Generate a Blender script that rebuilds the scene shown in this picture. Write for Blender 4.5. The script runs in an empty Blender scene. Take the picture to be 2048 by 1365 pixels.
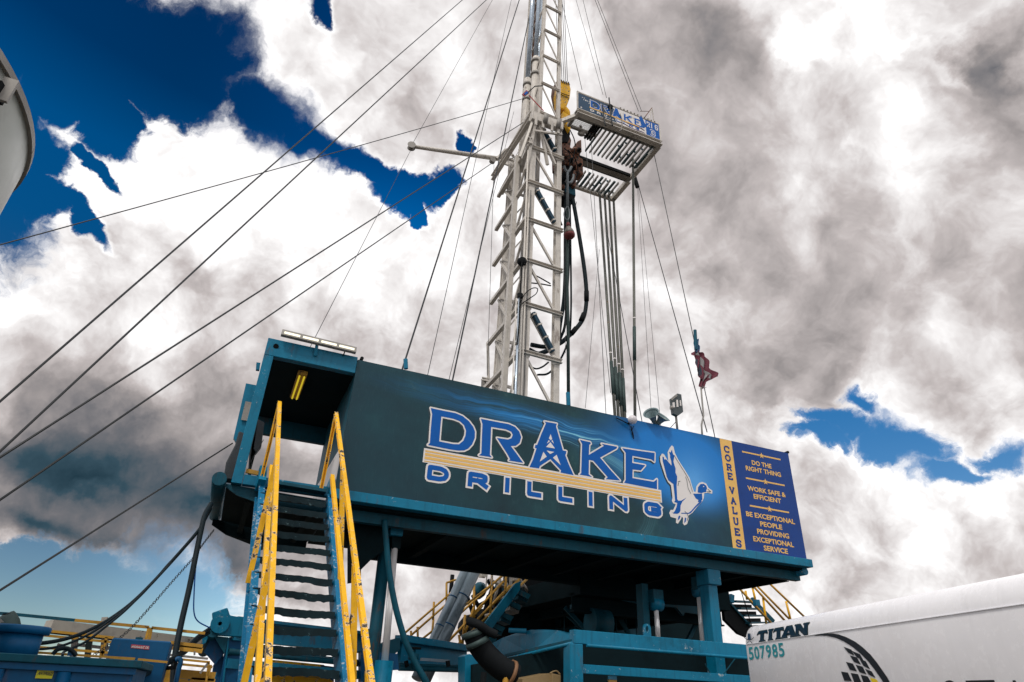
import bpy, math, random
from mathutils import Vector, Matrix
from mathutils.geometry import delaunay_2d_cdt
random.seed(7)
S = bpy.context.scene
COL = S.collection
PI = math.pi

# ------------------------------------------------------------------ camera
EYE = 1.6
F_PX, PITCH, ROLL, YAW = 1284.1, 0.5073953, 0.0464847, 0.3861886
FWD = Vector((math.sin(YAW)*math.cos(PITCH), math.cos(YAW)*math.cos(PITCH), math.sin(PITCH)))
_R = Vector((math.cos(YAW), -math.sin(YAW), 0)); _U = _R.cross(FWD)
RIGHT = math.cos(ROLL)*_R + math.sin(ROLL)*_U
UP = -math.sin(ROLL)*_R + math.cos(ROLL)*_U
CAM = Vector((0, 0, EYE))
cam = bpy.data.objects.new('camera', bpy.data.cameras.new('camera')); COL.objects.link(cam)
cam.matrix_world = Matrix(((RIGHT.x, UP.x, -FWD.x, 0), (RIGHT.y, UP.y, -FWD.y, 0), (RIGHT.z, UP.z, -FWD.z, EYE), (0, 0, 0, 1)))
cam.data.sensor_width = 36; cam.data.lens = F_PX/2048*36
cam.data.clip_start = 0.1; cam.data.clip_end = 6000
S.camera = cam

# ------------------------------------------------------------------ light and sky
SUN_EL, SUN_AZ = math.radians(52), math.radians(222)      # azimuth clockwise from +Y
sun = bpy.data.objects.new('sun', bpy.data.lights.new('sun', 'SUN')); COL.objects.link(sun)
sun.data.energy = 1.7; sun.data.angle = math.radians(10); sun.data.color = (1, .93, .84)
sd = Vector((math.sin(SUN_AZ)*math.cos(SUN_EL), math.cos(SUN_AZ)*math.cos(SUN_EL), math.sin(SUN_EL)))
sun.rotation_euler = (-sd).to_track_quat('-Z', 'Y').to_euler(); sun.location = sd*50
S.view_settings.view_transform = 'Standard'; S.view_settings.look = 'None'
S.view_settings.exposure = 0.0; S.view_settings.gamma = 1

class Nodes:
    """tiny node-graph writer"""
    def __init__(s, tree): s.t = tree; s.n = tree.nodes; s.l = tree.links
    def add(s, kind, **kw):
        n = s.n.new(kind)
        ins = kw.pop('ins', {})
        for k, v in kw.items(): setattr(n, k, v)
        for k, v in ins.items(): s.set(n.inputs[k], v)
        return n
    def set(s, sock, v):
        if isinstance(v, bpy.types.NodeSocket): s.l.new(v, sock)
        elif isinstance(v, bpy.types.Node): s.l.new(v.outputs[0], sock)
        elif v is not None: sock.default_value = v
    def math(s, op, a, b=None, c=None, clamp=False):
        n = s.n.new('ShaderNodeMath'); n.operation = op; n.use_clamp = clamp
        s.set(n.inputs[0], a); s.set(n.inputs[1], b); s.set(n.inputs[2], c)
        return n.outputs[0]
    def vmath(s, op, a, b=None, scale=None):
        n = s.n.new('ShaderNodeVectorMath'); n.operation = op
        s.set(n.inputs[0], a); s.set(n.inputs[1], b)
        if scale is not None: s.set(n.inputs['Scale'], scale)
        return n.outputs['Value'] if op in ('LENGTH', 'DOT_PRODUCT') else n.outputs[0]
    def noise(s, vec, scale, detail=4, rough=.5, dist=0, out=0, dim='3D'):
        n = s.n.new('ShaderNodeTexNoise'); n.noise_dimensions = dim
        s.set(n.inputs['Vector'], vec); n.inputs['Scale'].default_value = scale
        n.inputs['Detail'].default_value = detail; n.inputs['Roughness'].default_value = rough
        n.inputs['Distortion'].default_value = dist
        return n.outputs[out]
    def ramp(s, fac, stops, interp='LINEAR'):
        n = s.n.new('ShaderNodeValToRGB'); s.set(n.inputs[0], fac)
        cr = n.color_ramp; cr.interpolation = interp
        while len(cr.elements) < len(stops): cr.elements.new(.5)
        for e, (p, c) in zip(cr.elements, stops):
            e.position = p; e.color = (*c, 1) if len(c) == 3 else c
        return n.outputs[0]
    def mix(s, fac, a, b, blend='MIX'):
        n = s.n.new('ShaderNodeMix'); n.data_type = 'RGBA'; n.blend_type = blend
        s.set(n.inputs[0], fac)
        for i, v in ((6, a), (7, b)):
            if isinstance(v, tuple) and len(v) == 3: v = (*v, 1)
            s.set(n.inputs[i], v)
        return n.outputs[2]
    def smooth(s, v, lo, hi, a=0., b=1.):
        n = s.n.new('ShaderNodeMapRange'); n.interpolation_type = 'SMOOTHSTEP'
        s.set(n.inputs[0], v); s.set(n.inputs[1], lo); s.set(n.inputs[2], hi); s.set(n.inputs[3], a); s.set(n.inputs[4], b)
        return n.outputs[0]

world = bpy.data.worlds.new('World'); S.world = world; world.use_nodes = True
W = Nodes(world.node_tree); W.n.clear()
# Clouds live on the stereographic sky map P = (x, y) / (1 + z) of the view direction (zenith = 0, horizon = circle of radius 1).
# Each row: map x, map y, radius x, radius y, rotation, value
HOLES = [
    (-0.1701, 0.4014, 0.1449, 0.0734, -0.102, 1.0),
    (-0.109, 0.3954, 0.0729, 0.0781, -0.281, 1.0),
    (-0.0501, 0.4259, 0.07, 0.0394, 0.416, 1.0),
    (-0.2327, 0.4001, 0.0781, 0.0899, -0.225, 1.0),
    (-0.2484, 0.4766, 0.0879, 0.1904, -0.156, 1.0),
    (-0.1572, 0.4539, 0.0607, 0.0379, 0.913, 1.0),
    (-0.1851, 0.4291, 0.076, 0.0423, -0.225, 1.0),
    (-0.2021, 0.4875, 0.0482, 0.0435, 1.084, 1.0),
    (-0.2132, 0.5263, 0.0547, 0.0341, 0.19, 1.0),
    (-0.1749, 0.5414, 0.0426, 0.0157, 1.014, 1.0),
    (-0.1502, 0.46, 0.036, 0.0162, 1.184, 1.0),
    (-0.1622, 0.4919, 0.0437, 0.0123, 1.025, 1.0),
    (-0.0126, 0.4414, 0.0474, 0.0222, 0.426, 1.0),
    (0.0278, 0.448, 0.0555, 0.0228, 0.114, 1.0),
    (0.0644, 0.4558, 0.0402, 0.0319, -0.35, 1.0),
    (0.0928, 0.4394, 0.045, 0.0298, -1.051, 1.0),
    (0.079, 0.4744, 0.0147, 0.0238, -0.352, 1.0),
    (0.1006, 0.3936, 0.012, 0.0216, -0.225, 0.85),
    (-0.0253, 0.3399, 0.0273, 0.0135, 0.804, 0.85),
    (0.5446, 0.4303, 0.0893, 0.0265, -0.488, 0.78),
    (0.5938, 0.4128, 0.089, 0.0443, -0.453, 0.86),
    (0.6461, 0.4043, 0.065, 0.0259, -0.714, 0.78),
    (0.5343, 0.4538, 0.0654, 0.0371, -0.746, 0.66),
    (0.5444, 0.4028, 0.044, 0.0176, -0.172, 0.74),
    (0.6646, 0.3637, 0.0603, 0.0268, -0.805, 0.72),
    (-0.162, 0.9043, 0.2533, 0.0939, 0.152, 0.95),
    (-0.0477, 0.9034, 0.148, 0.0945, 0.289, 0.85),
    (-0.1973, 0.9444, 0.1386, 0.0262, 0.122, 0.8),
    (-0.0772, 0.9394, 0.2388, 0.0283, 0.078, 0.8)]
SHADE = [
    (0.3126, 0.306, 0.2165, 0.1976, -0.224, -0.36),
    (0.4734, 0.3117, 0.2296, 0.1873, -1.219, -0.3),
    (0.596, 0.2789, 0.078, 0.1469, -0.847, -0.26),
    (0.4697, 0.1925, 0.0622, 0.1433, -0.698, -0.22),
    (0.2289, 0.2695, 0.1054, 0.1077, -0.503, -0.2),
    (0.4602, 0.4205, 0.2157, 0.1239, -0.691, -0.24),
    (0.2791, 0.2091, 0.09, 0.0643, -0.536, -0.22),
    (0.2918, 0.3897, 0.1309, 0.1351, -0.538, -0.12),
    (0.4194, 0.1248, 0.059, 0.0938, -0.633, -0.36),
    (0.3268, 0.2118, 0.0396, 0.0316, -0.237, 0.5),
    (0.3167, 0.1768, 0.0328, 0.0285, -0.557, 0.28),
    (0.3795, 0.1568, 0.0556, 0.0246, 0.03, 0.28),
    (0.3935, 0.2327, 0.0304, 0.0279, -0.627, 0.3),
    (0.4175, 0.1497, 0.029, 0.017, -0.126, 0.25),
    (0.3684, 0.2993, 0.0392, 0.0625, -0.984, 0.16),
    (0.1556, 0.2988, 0.0686, 0.0801, -0.451, 0.12),
    (0.3907, 0.4288, 0.075, 0.0796, -0.612, 0.16),
    (0.4639, 0.2745, 0.0317, 0.0369, -0.696, 0.12),
    (0.3847, 0.5914, 0.1208, 0.2454, -0.569, 0.0),
    (-0.1635, 0.6173, 0.1369, 0.0802, 0.094, -0.15),
    (-0.0673, 0.5935, 0.0762, 0.0557, -0.197, -0.12),
    (0.029, 0.623, 0.1585, 0.1131, -0.261, -0.08),
    (-0.185, 0.6942, 0.1935, 0.0982, -0.048, -0.22),
    (-0.1067, 0.7143, 0.2808, 0.1268, -0.111, -0.2),
    (-0.1517, 0.778, 0.303, 0.1274, -0.034, -0.66),
    (-0.0311, 0.8083, 0.2021, 0.0943, 0.06, -0.5),
    (-0.1983, 0.8224, 0.1098, 0.0431, 0.254, -0.32),
    (-0.1979, 0.7331, 0.1409, 0.0854, -0.006, -0.22),
    (0.0674, 0.7241, 0.2378, 0.1623, -0.253, -0.2),
    (0.0473, 0.8142, 0.211, 0.1277, 0.153, -0.28),
    (-0.0329, 0.6787, 0.098, 0.0986, -0.179, -0.22),
    (0.0613, 0.3524, 0.0873, 0.0487, -0.708, -0.14),
    (0.0506, 0.3981, 0.0545, 0.0351, -0.364, -0.1),
    (0.1775, 0.5402, 0.1117, 0.075, -0.407, -0.16),
    (0.1469, 0.5748, 0.1282, 0.0686, -0.372, -0.12),
    (-0.0055, 0.521, 0.1163, 0.0469, -0.281, -0.06),
    (0.2897, 0.533, 0.0915, 0.0927, -0.5, -0.16),
    (0.3643, 0.4768, 0.0868, 0.0675, -0.579, -0.1),
    (0.7034, 0.4692, 0.1583, 0.0518, -0.936, -0.14),
    (0.6595, 0.5632, 0.1248, 0.0431, -0.85, -0.14),
    (0.2938, 0.4376, 0.0417, 0.0852, -0.524, 0.05),
    (0.2619, 0.8155, 0.2286, 0.1121, -0.386, -0.28),
    (-0.1506, 0.8554, 0.0809, 0.046, 0.028, -0.18),
    (-0.1995, 0.8526, 0.0629, 0.0447, 0.077, -0.12),
    (-0.085, 0.5048, 0.2443, 0.1209, -0.017, 0.14),
    (0.1253, 0.4765, 0.2066, 0.1384, -0.396, 0.12),
    (-0.1197, 0.8428, 0.3036, 0.0537, 0.067, -0.4),
    (0.0149, 0.8647, 0.097, 0.066, -0.128, -0.25),
    (-0.2037, 0.7624, 0.1548, 0.1008, 0.018, -0.12),
    (0.4104, 0.1313, 0.0483, 0.0753, -0.626, -0.22),
    (0.0095, 0.9558, 0.1682, 0.0248, -0.087, 0.3),
    (-0.2004, 0.4987, 0.032, 0.0825, -0.713, 0.0)]

def build_sky():
    tc = W.add('ShaderNodeTexCoord').outputs['Generated']
    sep = W.add('ShaderNodeSeparateXYZ', ins={0: tc})
    z = W.math('ABSOLUTE', sep.outputs[2])
    inv = W.math('DIVIDE', 1, W.math('ADD', z, 1))
    P = W.add('ShaderNodeCombineXYZ', ins={0: W.math('MULTIPLY', sep.outputs[0], inv), 1: W.math('MULTIPLY', sep.outputs[1], inv)}).outputs[0]
    # domain warp: big lazy swirls plus cauliflower detail
    w1 = W.vmath('SUBTRACT', W.noise(P, 7, 2, .5, out=1, dim='2D'), (.5, .5, .5))
    w2 = W.vmath('SUBTRACT', W.noise(P, 20, 8, .58, out=1, dim='2D'), (.5, .5, .5))
    warp = W.vmath('ADD', W.vmath('SCALE', w1, scale=.045), W.vmath('SCALE', w2, scale=.045))
    Q = W.vmath('MULTIPLY', W.vmath('ADD', P, warp), (1, 1, 0))
    Qs = W.vmath('MULTIPLY', W.vmath('ADD', P, W.vmath('SCALE', w1, scale=.09)), (1, 1, 0))
    Qs = W.vmath('ADD', Qs, W.vmath('MULTIPLY', W.vmath('SCALE', w2, scale=.06), (1, 1, 0)))
    def blob(v, row, kind):
        m = W.add('ShaderNodeMapping', vector_type='TEXTURE', ins={0: v})
        m.inputs['Location'].default_value = (row[0], row[1], 0)
        m.inputs['Rotation'].default_value = (0, 0, row[4])
        m.inputs['Scale'].default_value = (row[2], row[3], 1)
        return W.add('ShaderNodeTexGradient', gradient_type=kind, ins={0: m.outputs[0]}).outputs['Fac']
    hole = None
    for r in HOLES:
        b = blob(Q, r, 'SPHERICAL')
        if r[5] != 1: b = W.math('MULTIPLY', b, r[5])
        hole = b if hole is None else W.math('MAXIMUM', hole, b)
    def puffs(vec, scale, det=4):
        n = W.add('ShaderNodeTexVoronoi', feature='SMOOTH_F1', voronoi_dimensions='2D', ins={'Vector': vec})
        n.inputs['Scale'].default_value = scale; n.inputs['Detail'].default_value = det; n.inputs['Roughness'].default_value = .55
        n.inputs['Lacunarity'].default_value = 2.3; n.inputs['Smoothness'].default_value = .35; n.normalize = True
        return n.outputs['Distance']
    fine = W.noise(Q, 34, 10, .70, dim='2D')
    soft = W.noise(P, 5, 3, .5, dim='2D')
    h2 = W.math('ADD', hole, W.math('MULTIPLY', W.math('SUBTRACT', fine, .5), .42))
    h2 = W.math('ADD', h2, W.math('MULTIPLY', W.math('SUBTRACT', puffs(Q, 15, 4), .30), .30))
    wid = W.smooth(soft, .35, .65, .08, .26)
    clear = W.smooth(h2, W.math('SUBTRACT', .42, wid), W.math('ADD', .42, wid))
    clear = W.math('SUBTRACT', 1, W.math('POWER', W.math('SUBTRACT', 1, clear), 1.9))
    # brightness of the cloud body
    sh = None; base = .95
    for r in SHADE:
        b = W.math('MULTIPLY', blob(Qs, r, 'QUADRATIC_SPHERE'), r[5])
        sh = W.math('ADD', b, base) if sh is None else W.math('ADD', sh, b)
    wide = W.vmath('ADD', P, W.vmath('ADD', W.vmath('SCALE', w1, scale=.045), W.vmath('SCALE', w2, scale=.022)))
    sunP = (-.012, .026, 0)
    p1 = puffs(wide, 8, 4); p2 = puffs(W.vmath('ADD', wide, sunP), 8, 4)
    n1 = W.noise(wide, 11, 10, .60, dim='2D'); n2 = W.noise(W.vmath('ADD', wide, sunP), 11, 10, .60, dim='2D')
    relief = W.math('ADD', W.math('MULTIPLY', W.math('SUBTRACT', p2, p1), .80), W.math('MULTIPLY', W.math('SUBTRACT', n1, n2), .34))
    m1 = W.math('MULTIPLY', W.math('SUBTRACT', W.noise(Qs, 5.5, 8, .55, dim='2D'), .55), .38)
    dk = W.smooth(sh, .25, 1.0, .45, 1.1)
    sh = W.math('ADD', sh, W.math('MULTIPLY', W.math('ADD', relief, m1), dk))
    edge = W.smooth(h2, .02, .40)
    sh = W.math('ADD', sh, W.math('MULTIPLY', W.math('MULTIPLY', edge, W.smooth(sh, .35, .75)), .14))
    col = W.ramp(sh, [(0, (.010, .032, .050)), (.2, (.038, .078, .108)), (.38, (.165, .165, .18)), (.55, (.345, .315, .312)), (.72, (.57, .52, .512)), (.86, (.81, .775, .77)), (.97, (1.0, .975, .97)), (1, (1.10, 1.08, 1.08))])
    skyt = W.add('ShaderNodeTexSky', sky_type='NISHITA', sun_disc=False, sun_elevation=SUN_EL, sun_rotation=SUN_AZ, altitude=1500, air_density=1.0, dust_density=.4, ozone_density=3.0)
    # deep polarised blue aloft, paler towards the horizon
    blue = W.mix(1, skyt.outputs[0], W.ramp(z, [(0, (.75, .78, .72)), (.2, (.42, .58, .62)), (.36, (.17, .52, .68)), (.5, (.02, .60, .95)), (.60, (.0, .62, 1.02)), (.68, (.0, .31, .58)), (.80, (.0, .24, .48))]), 'MULTIPLY')
    blue = W.vmath('SCALE', blue, scale=W.smooth(sep.outputs[0], -.22, .14, .92, 1.75))
    cloud10 = W.vmath('SCALE', col, scale=10.0)
    # thin grey-blue haze inside the weaker holes
    final = W.mix(clear, cloud10, blue)
    bg = W.add('ShaderNodeBackground', ins={0: final, 1: .1})
    W.add('ShaderNodeOutputWorld', ins={0: bg.outputs[0]})
build_sky()
world.cycles.sampling_method = 'MANUAL'; world.cycles.sample_map_resolution = 512


# ------------------------------------------------------------------ helpers: placing
def ray(px, py):
    return FWD + RIGHT*((px-1024)/F_PX) - UP*((py-682.5)/F_PX)
def at(px, py, Y):
    d = ray(px, py); return CAM + d*(Y/d.y)
def atx(px, py, X):
    d = ray(px, py); return CAM + d*(X/d.x)
def atz(px, py, Z):
    d = ray(px, py); return CAM + d*((Z-EYE)/d.z)
def V(x, y, z): return Vector((x, y, z+EYE))        # measured from eye height

# ------------------------------------------------------------------ helpers: meshes
class MB:
    def __init__(s): s.v = []; s.f = []; s.m = []; s.cur = 0
    def quad_grid(s, rings, closed=True, caps=True):
        b = len(s.v); n = len(rings[0])
        for r in rings: s.v += [tuple(p) for p in r]
        for i in range(len(rings)-1):
            for j in range(n if closed else n-1):
                k = (j+1) % n
                s.f.append((b+i*n+j, b+i*n+k, b+(i+1)*n+k, b+(i+1)*n+j)); s.m.append(s.cur)
        if caps and closed:
            s.f.append(tuple(b+j for j in reversed(range(n)))); s.m.append(s.cur)
            s.f.append(tuple(b+(len(rings)-1)*n+j for j in range(n))); s.m.append(s.cur)
        return s
    def box(s, lo, hi):
        x0, y0, z0 = lo; x1, y1, z1 = hi
        return s.quad_grid([[(x0,y0,z0),(x1,y0,z0),(x1,y1,z0),(x0,y1,z0)], [(x0,y0,z1),(x1,y0,z1),(x1,y1,z1),(x0,y1,z1)]])
    def prof(s, a, b, pts, up=(0,0,1)):
        """extrude a 2-D profile (side, up) from a to b"""
        a = Vector(a); b = Vector(b); d = (b-a).normalized(); up = Vector(up)
        if abs(d.dot(up)) > .98: up = Vector((0,1,0))
        sd = d.cross(up).normalized(); u = sd.cross(d)
        return s.quad_grid([[a+sd*p+u*q for p, q in pts], [b+sd*p+u*q for p, q in pts]])
    def beam(s, a, b, w, h, up=(0,0,1)):
        return s.prof(a, b, [(-w/2,-h/2),(w/2,-h/2),(w/2,h/2),(-w/2,h/2)], up)
    def ibeam(s, a, b, w, h, t=.03, up=(0,0,1)):
        x, y, c = w/2, h/2, t/2
        return s.prof(a, b, [(-x,-y),(x,-y),(x,-y+t),(c,-y+t),(c,y-t),(x,y-t),(x,y),(-x,y),(-x,y-t),(-c,y-t),(-c,-y+t),(-x,-y+t)], up)
    def chan(s, a, b, w, h, t=.02, up=(0,0,1), flip=1):
        x, y = w/2*flip, h/2
        return s.prof(a, b, [(-x,-y),(x,-y),(x,-y+t),(-x+t*flip,-y+t),(-x+t*flip,y-t),(x,y-t),(x,y),(-x,y)], up)
    def tube(s, pts, r, n=8, r2=None):
        pts = [Vector(p) for p in pts]; rings = []
        up = Vector((0,0,1)); prev = None
        for i, p in enumerate(pts):
            d = (pts[min(i+1, len(pts)-1)]-pts[max(i-1, 0)]).normalized()
            if prev is None:
                a = up if abs(d.z) < .95 else Vector((1,0,0)); sd = d.cross(a).normalized()
            else: sd = (prev - d*prev.dot(d)).normalized()
            prev = sd; u = sd.cross(d)
            rr = r if r2 is None else r+(r2-r)*i/(len(pts)-1)
            if isinstance(r, (list, tuple)): rr = r[i]
            rings.append([p+sd*(rr*math.cos(2*PI*k/n))+u*(rr*math.sin(2*PI*k/n)) for k in range(n)])
        return s.quad_grid(rings)
    def cyl(s, a, b, r, n=14): return s.tube([a, b], r, n)
    def plate(s, pts, off):
        """polygon (3-D points) extruded by the vector off"""
        off = Vector(off)
        return s.quad_grid([[Vector(p) for p in pts], [Vector(p)+off for p in pts]])
    def tri(s, verts, faces):
        b = len(s.v); s.v += [tuple(v) for v in verts]
        for f in faces: s.f.append(tuple(b+i for i in f)); s.m.append(s.cur)
        return s
    def lathe(s, c, axis, prof, n=20):
        c = Vector(c); ax = Vector(axis).normalized(); a = Vector((0,0,1)) if abs(ax.z) < .9 else Vector((1,0,0))
        sd = ax.cross(a).normalized(); u = sd.cross(ax)
        return s.quad_grid([[c+ax*h+(sd*math.cos(2*PI*k/n)+u*math.sin(2*PI*k/n))*max(r, .0005) for k in range(n)] for h, r in prof])
    def build(s, name, mat, parent=None, smooth=False, origin=None, bevel=0, label=None):
        me = bpy.data.meshes.new(name)
        o0 = Vector(origin) if origin is not None else None
        par = Vector(parent['_o']) if (parent is not None and '_o' in parent) else Vector((0,0,0))
        base = o0 if o0 is not None else (par if parent is not None else Vector((0,0,0)))
        me.from_pydata([tuple(Vector(v)-base) for v in s.v], [], s.f)
        mats = mat if isinstance(mat, (list, tuple)) else [mat]
        for m in mats: me.materials.append(m)
        if len(mats) > 1: me.polygons.foreach_set('material_index', s.m)
        if smooth:
            me.polygons.foreach_set('use_smooth', [len(f) <= 4 for f in s.f])
        me.validate(); me.update()
        # outward normals
        import bmesh
        bm = bmesh.new(); bm.from_mesh(me); bmesh.ops.recalc_face_normals(bm, faces=bm.faces)
        if bevel: bmesh.ops.bevel(bm, geom=[e for e in bm.edges if len(e.link_faces) == 2 and e.calc_face_angle(0) > .6], offset=bevel, segments=1, affect='EDGES')
        bm.to_mesh(me); bm.free()
        o = bpy.data.objects.new(name, me); COL.objects.link(o)
        if parent is not None:
            o.parent = parent; o.location = base-par; o['_o'] = tuple(base)
        else:
            o.location = base; o['_o'] = tuple(base)
        if label: o['label'] = label
        return o
def tag(o, label, cat, group=None):
    o['label'] = label; o['category'] = cat
    if group: o['group'] = group
    return o
def thing(name, loc, label, cat, group=None):
    o = bpy.data.objects.new(name, None); COL.objects.link(o); o.location = loc; o['_o'] = tuple(loc)
    o.empty_display_size = .2
    return tag(o, label, cat, group)
def struct(o, kind='structure'): o['kind'] = kind; return o
def spline(pts, n=8):
    """Catmull-Rom through the points"""
    P = [Vector(p) for p in pts]; P = [P[0]*2-P[1]]+P+[P[-1]*2-P[-2]]; out = []
    for i in range(1, len(P)-2):
        for k in range(n):
            t = k/n; a, b, c, d = P[i-1], P[i], P[i+1], P[i+2]
            out.append(.5*((2*b)+(c-a)*t+(2*a-5*b+4*c-d)*t*t+(3*b-a-3*c+d)*t**3))
    return out+[P[-2]]
def sag(a, b, drop, n=14):
    a = Vector(a); b = Vector(b)
    return [a.lerp(b, i/n)-Vector((0,0,4*drop*(i/n)*(1-i/n))) for i in range(n+1)]

# ------------------------------------------------------------------ helpers: flat print
def region(polys, holes=()):
    """triangles covering the union of 2-D polygons, minus the holes"""
    vs, fs = [], []
    for p in list(polys)+list(holes):
        if sum(p[i][0]*p[(i+1) % len(p)][1]-p[(i+1) % len(p)][0]*p[i][1] for i in range(len(p))) < 0: p = list(reversed(p))
        b = len(vs); vs += [Vector((q[0], q[1])) for q in p]; fs.append(list(range(b, b+len(p))))
    r = delaunay_2d_cdt(vs, [], fs, 0, 1e-6)
    n = len(polys)
    keep = [f for f, o in zip(r[2], r[5]) if any(i < n for i in o) and not any(i >= n for i in o)]
    return [tuple(v) for v in r[0]], keep
def strip(pts, w, closed=False, ends=0):
    """stroke along a polyline, one rectangle per edge and one octagon per joint"""
    out = []; n = len(pts)
    rng = range(n if closed else n-1)
    for i in rng:
        a = Vector(pts[i][:2]); b = Vector(pts[(i+1) % n][:2]); d = (b-a)
        if d.length < 1e-6: continue
        d.normalize(); q = Vector((-d.y, d.x))*(w/2)
        e = d*ends
        a2 = a-(e if (i == 0 and not closed) else e*0); b2 = b+(e if (i == n-2 and not closed) else e*0)
        out.append([a2-q, b2-q, b2+q, a2+q])
    for i, p in enumerate(pts):
        if not closed and i in (0, n-1): continue
        out.append([(p[0]+w/2*math.cos(PI/4*k+.39), p[1]+w/2*math.sin(PI/4*k+.39)) for k in range(8)])
    return out
class Face:
    """a flat surface: origin, x axis, y axis, outward normal; print is laid a few mm proud of it"""
    def __init__(s, o, ex, ey): s.o = Vector(o); s.ex = Vector(ex).normalized(); s.ey = Vector(ey).normalized(); s.n = s.ex.cross(s.ey).normalized()
    def p(s, x, y, h=0): return s.o+s.ex*x+s.ey*y+s.n*h
    def uv(s, px, py):
        d = ray(px, py); t = (s.o-CAM).dot(s.n)/d.dot(s.n); q = CAM+d*t-s.o
        return (q.dot(s.ex), q.dot(s.ey))
    def lay(s, mb, vf, h=.004):
        mb.tri([s.p(v[0], v[1], h) for v in vf[0]], vf[1]); return mb
GL = {  # stroke letters in a unit cell
 'D': [([(0,0),(0,1),(.62,1),(.9,.86),(1,.62),(1,.38),(.9,.14),(.62,0)], True)],
 'R': [([(0,0),(0,1),(.7,1),(.95,.9),(.95,.56),(.72,.44),(0,.44)], False), ([(.5,.44),(1,0)], False)],
 'I': [([(.5,0),(.5,1)], False)], 'L': [([(0,1),(0,0),(1,0)], False)],
 'N': [([(0,0),(0,1),(1,0),(1,1)], False)],
 'G': [([(1,.8),(.85,1),(.2,1),(0,.8),(0,.2),(.2,0),(.85,0),(1,.16),(1,.48),(.5,.48)], False)],
 'C': [([(1,.78),(.8,1),(.25,1),(0,.75),(0,.25),(.25,0),(.8,0),(1,.2)], False), ([(1,.62),(1,1)], False)],
 'O': [([(.3,0),(0,.3),(0,.7),(.3,1),(.7,1),(1,.7),(1,.3),(.7,0)], True)],
 'E': [([(.12,0),(.12,1)], False), ([(-.08,1),(.95,1),(.95,.74)], False), ([(-.08,0),(.95,0),(.95,.26)], False), ([(.12,.5),(.65,.5)], False), ([(.65,.38),(.65,.62)], False)],
 'V': [([(.1,1),(.5,0),(.9,1)], False), ([(-.1,1),(.32,1)], False), ([(.68,1),(1.1,1)], False)],
 'A': [([(.1,0),(.5,1),(.9,0)], False), ([(.26,.36),(.74,.36)], False), ([(-.1,0),(.32,0)], False), ([(.68,0),(1.1,0)], False)],
 'l': [([(.2,1),(.2,0),(.95,0),(.95,.3)], False), ([(0,1),(.45,1)], False), ([(0,0),(.2,0)], False)],
 'r': [([(.15,0),(.15,1),(.75,1),(.92,.88),(.92,.6),(.75,.48),(.15,.48)], False), ([(.5,.48),(.9,0)], False), ([(-.08,0),(.4,0)], False), ([(.72,0),(1.08,0)], False), ([(-.08,1),(.2,1)], False)],
 'U': [([(.12,1),(.12,.25),(.3,0),(.7,0),(.88,.25),(.88,1)], False), ([(-.08,1),(.34,1)], False), ([(.66,1),(1.08,1)], False)],
 'S': [([(.92,.74),(.75,1),(.25,1),(.05,.8),(.1,.6),(.9,.4),(.95,.2),(.75,0),(.25,0),(.08,.26)], False), ([(.95,1.02),(.95,.7)], False), ([(.05,-.02),(.05,.3)], False)],
 'T': [([(.5,0),(.5,1)], False), ([(0,.8),(0,1),(1,1),(1,.8)], False), ([(.25,0),(.75,0)], False)],
 'i': [([(.5,0),(.5,1)], False), ([(.15,0),(.85,0)], False), ([(.15,1),(.85,1)], False)],
 'K': [([(.12,0),(.12,1)], False), ([(.9,1),(.12,.42)], False), ([(.35,.6),(.95,0)], False)],
 '3': [([(.05,.85),(.25,1),(.75,1),(.95,.82),(.85,.56),(.45,.52),(.85,.48),(.95,.18),(.75,0),(.25,0),(.05,.15)], False)],
}
def glyph(ch, x0, y0, x1, y1, w):
    """stroke polygons of a letter whose ink fills the box"""
    out = []
    for pts, closed in GL[ch]:
        q = [(x0+w/2+(x1-x0-w)*a, y0+w/2+(y1-y0-w)*b) for a, b in pts]
        out += strip(q, w, closed, ends=w/2 if ch in 'DRILNG' else 0)
    return out
def font_text(txt, bold=.0, shear=0.):
    """outline of the built-in font as 2-D verts and faces, width normalised by the caller"""
    cu = bpy.data.curves.new('t', 'FONT'); cu.body = txt; cu.size = 1; cu.offset = bold; cu.resolution_u = 3; cu.shear = shear
    o = bpy.data.objects.new('t', cu); COL.objects.link(o)
    bpy.context.view_layer.update()
    me = bpy.data.meshes.new_from_object(o.evaluated_get(bpy.context.evaluated_depsgraph_get()))
    vs = [(v.co.x, v.co.y) for v in me.vertices]; fs = [tuple(p.vertices) for p in me.polygons]
    bpy.data.objects.remove(o); bpy.data.curves.remove(cu); bpy.data.meshes.remove(me)
    return vs, fs
def text_box(txt, x0, y0, x1, y1, bold=.0, shear=0.):
    vs, fs = font_text(txt, bold, shear)
    ax = min(v[0] for v in vs); bx = max(v[0] for v in vs)
    ay = min(v[1] for v in vs); by = max(v[1] for v in vs)
    return [(x0+(x1-x0)*(v[0]-ax)/(bx-ax), y0+(y1-y0)*(v[1]-ay)/(by-ay)) for v in vs], fs

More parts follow.
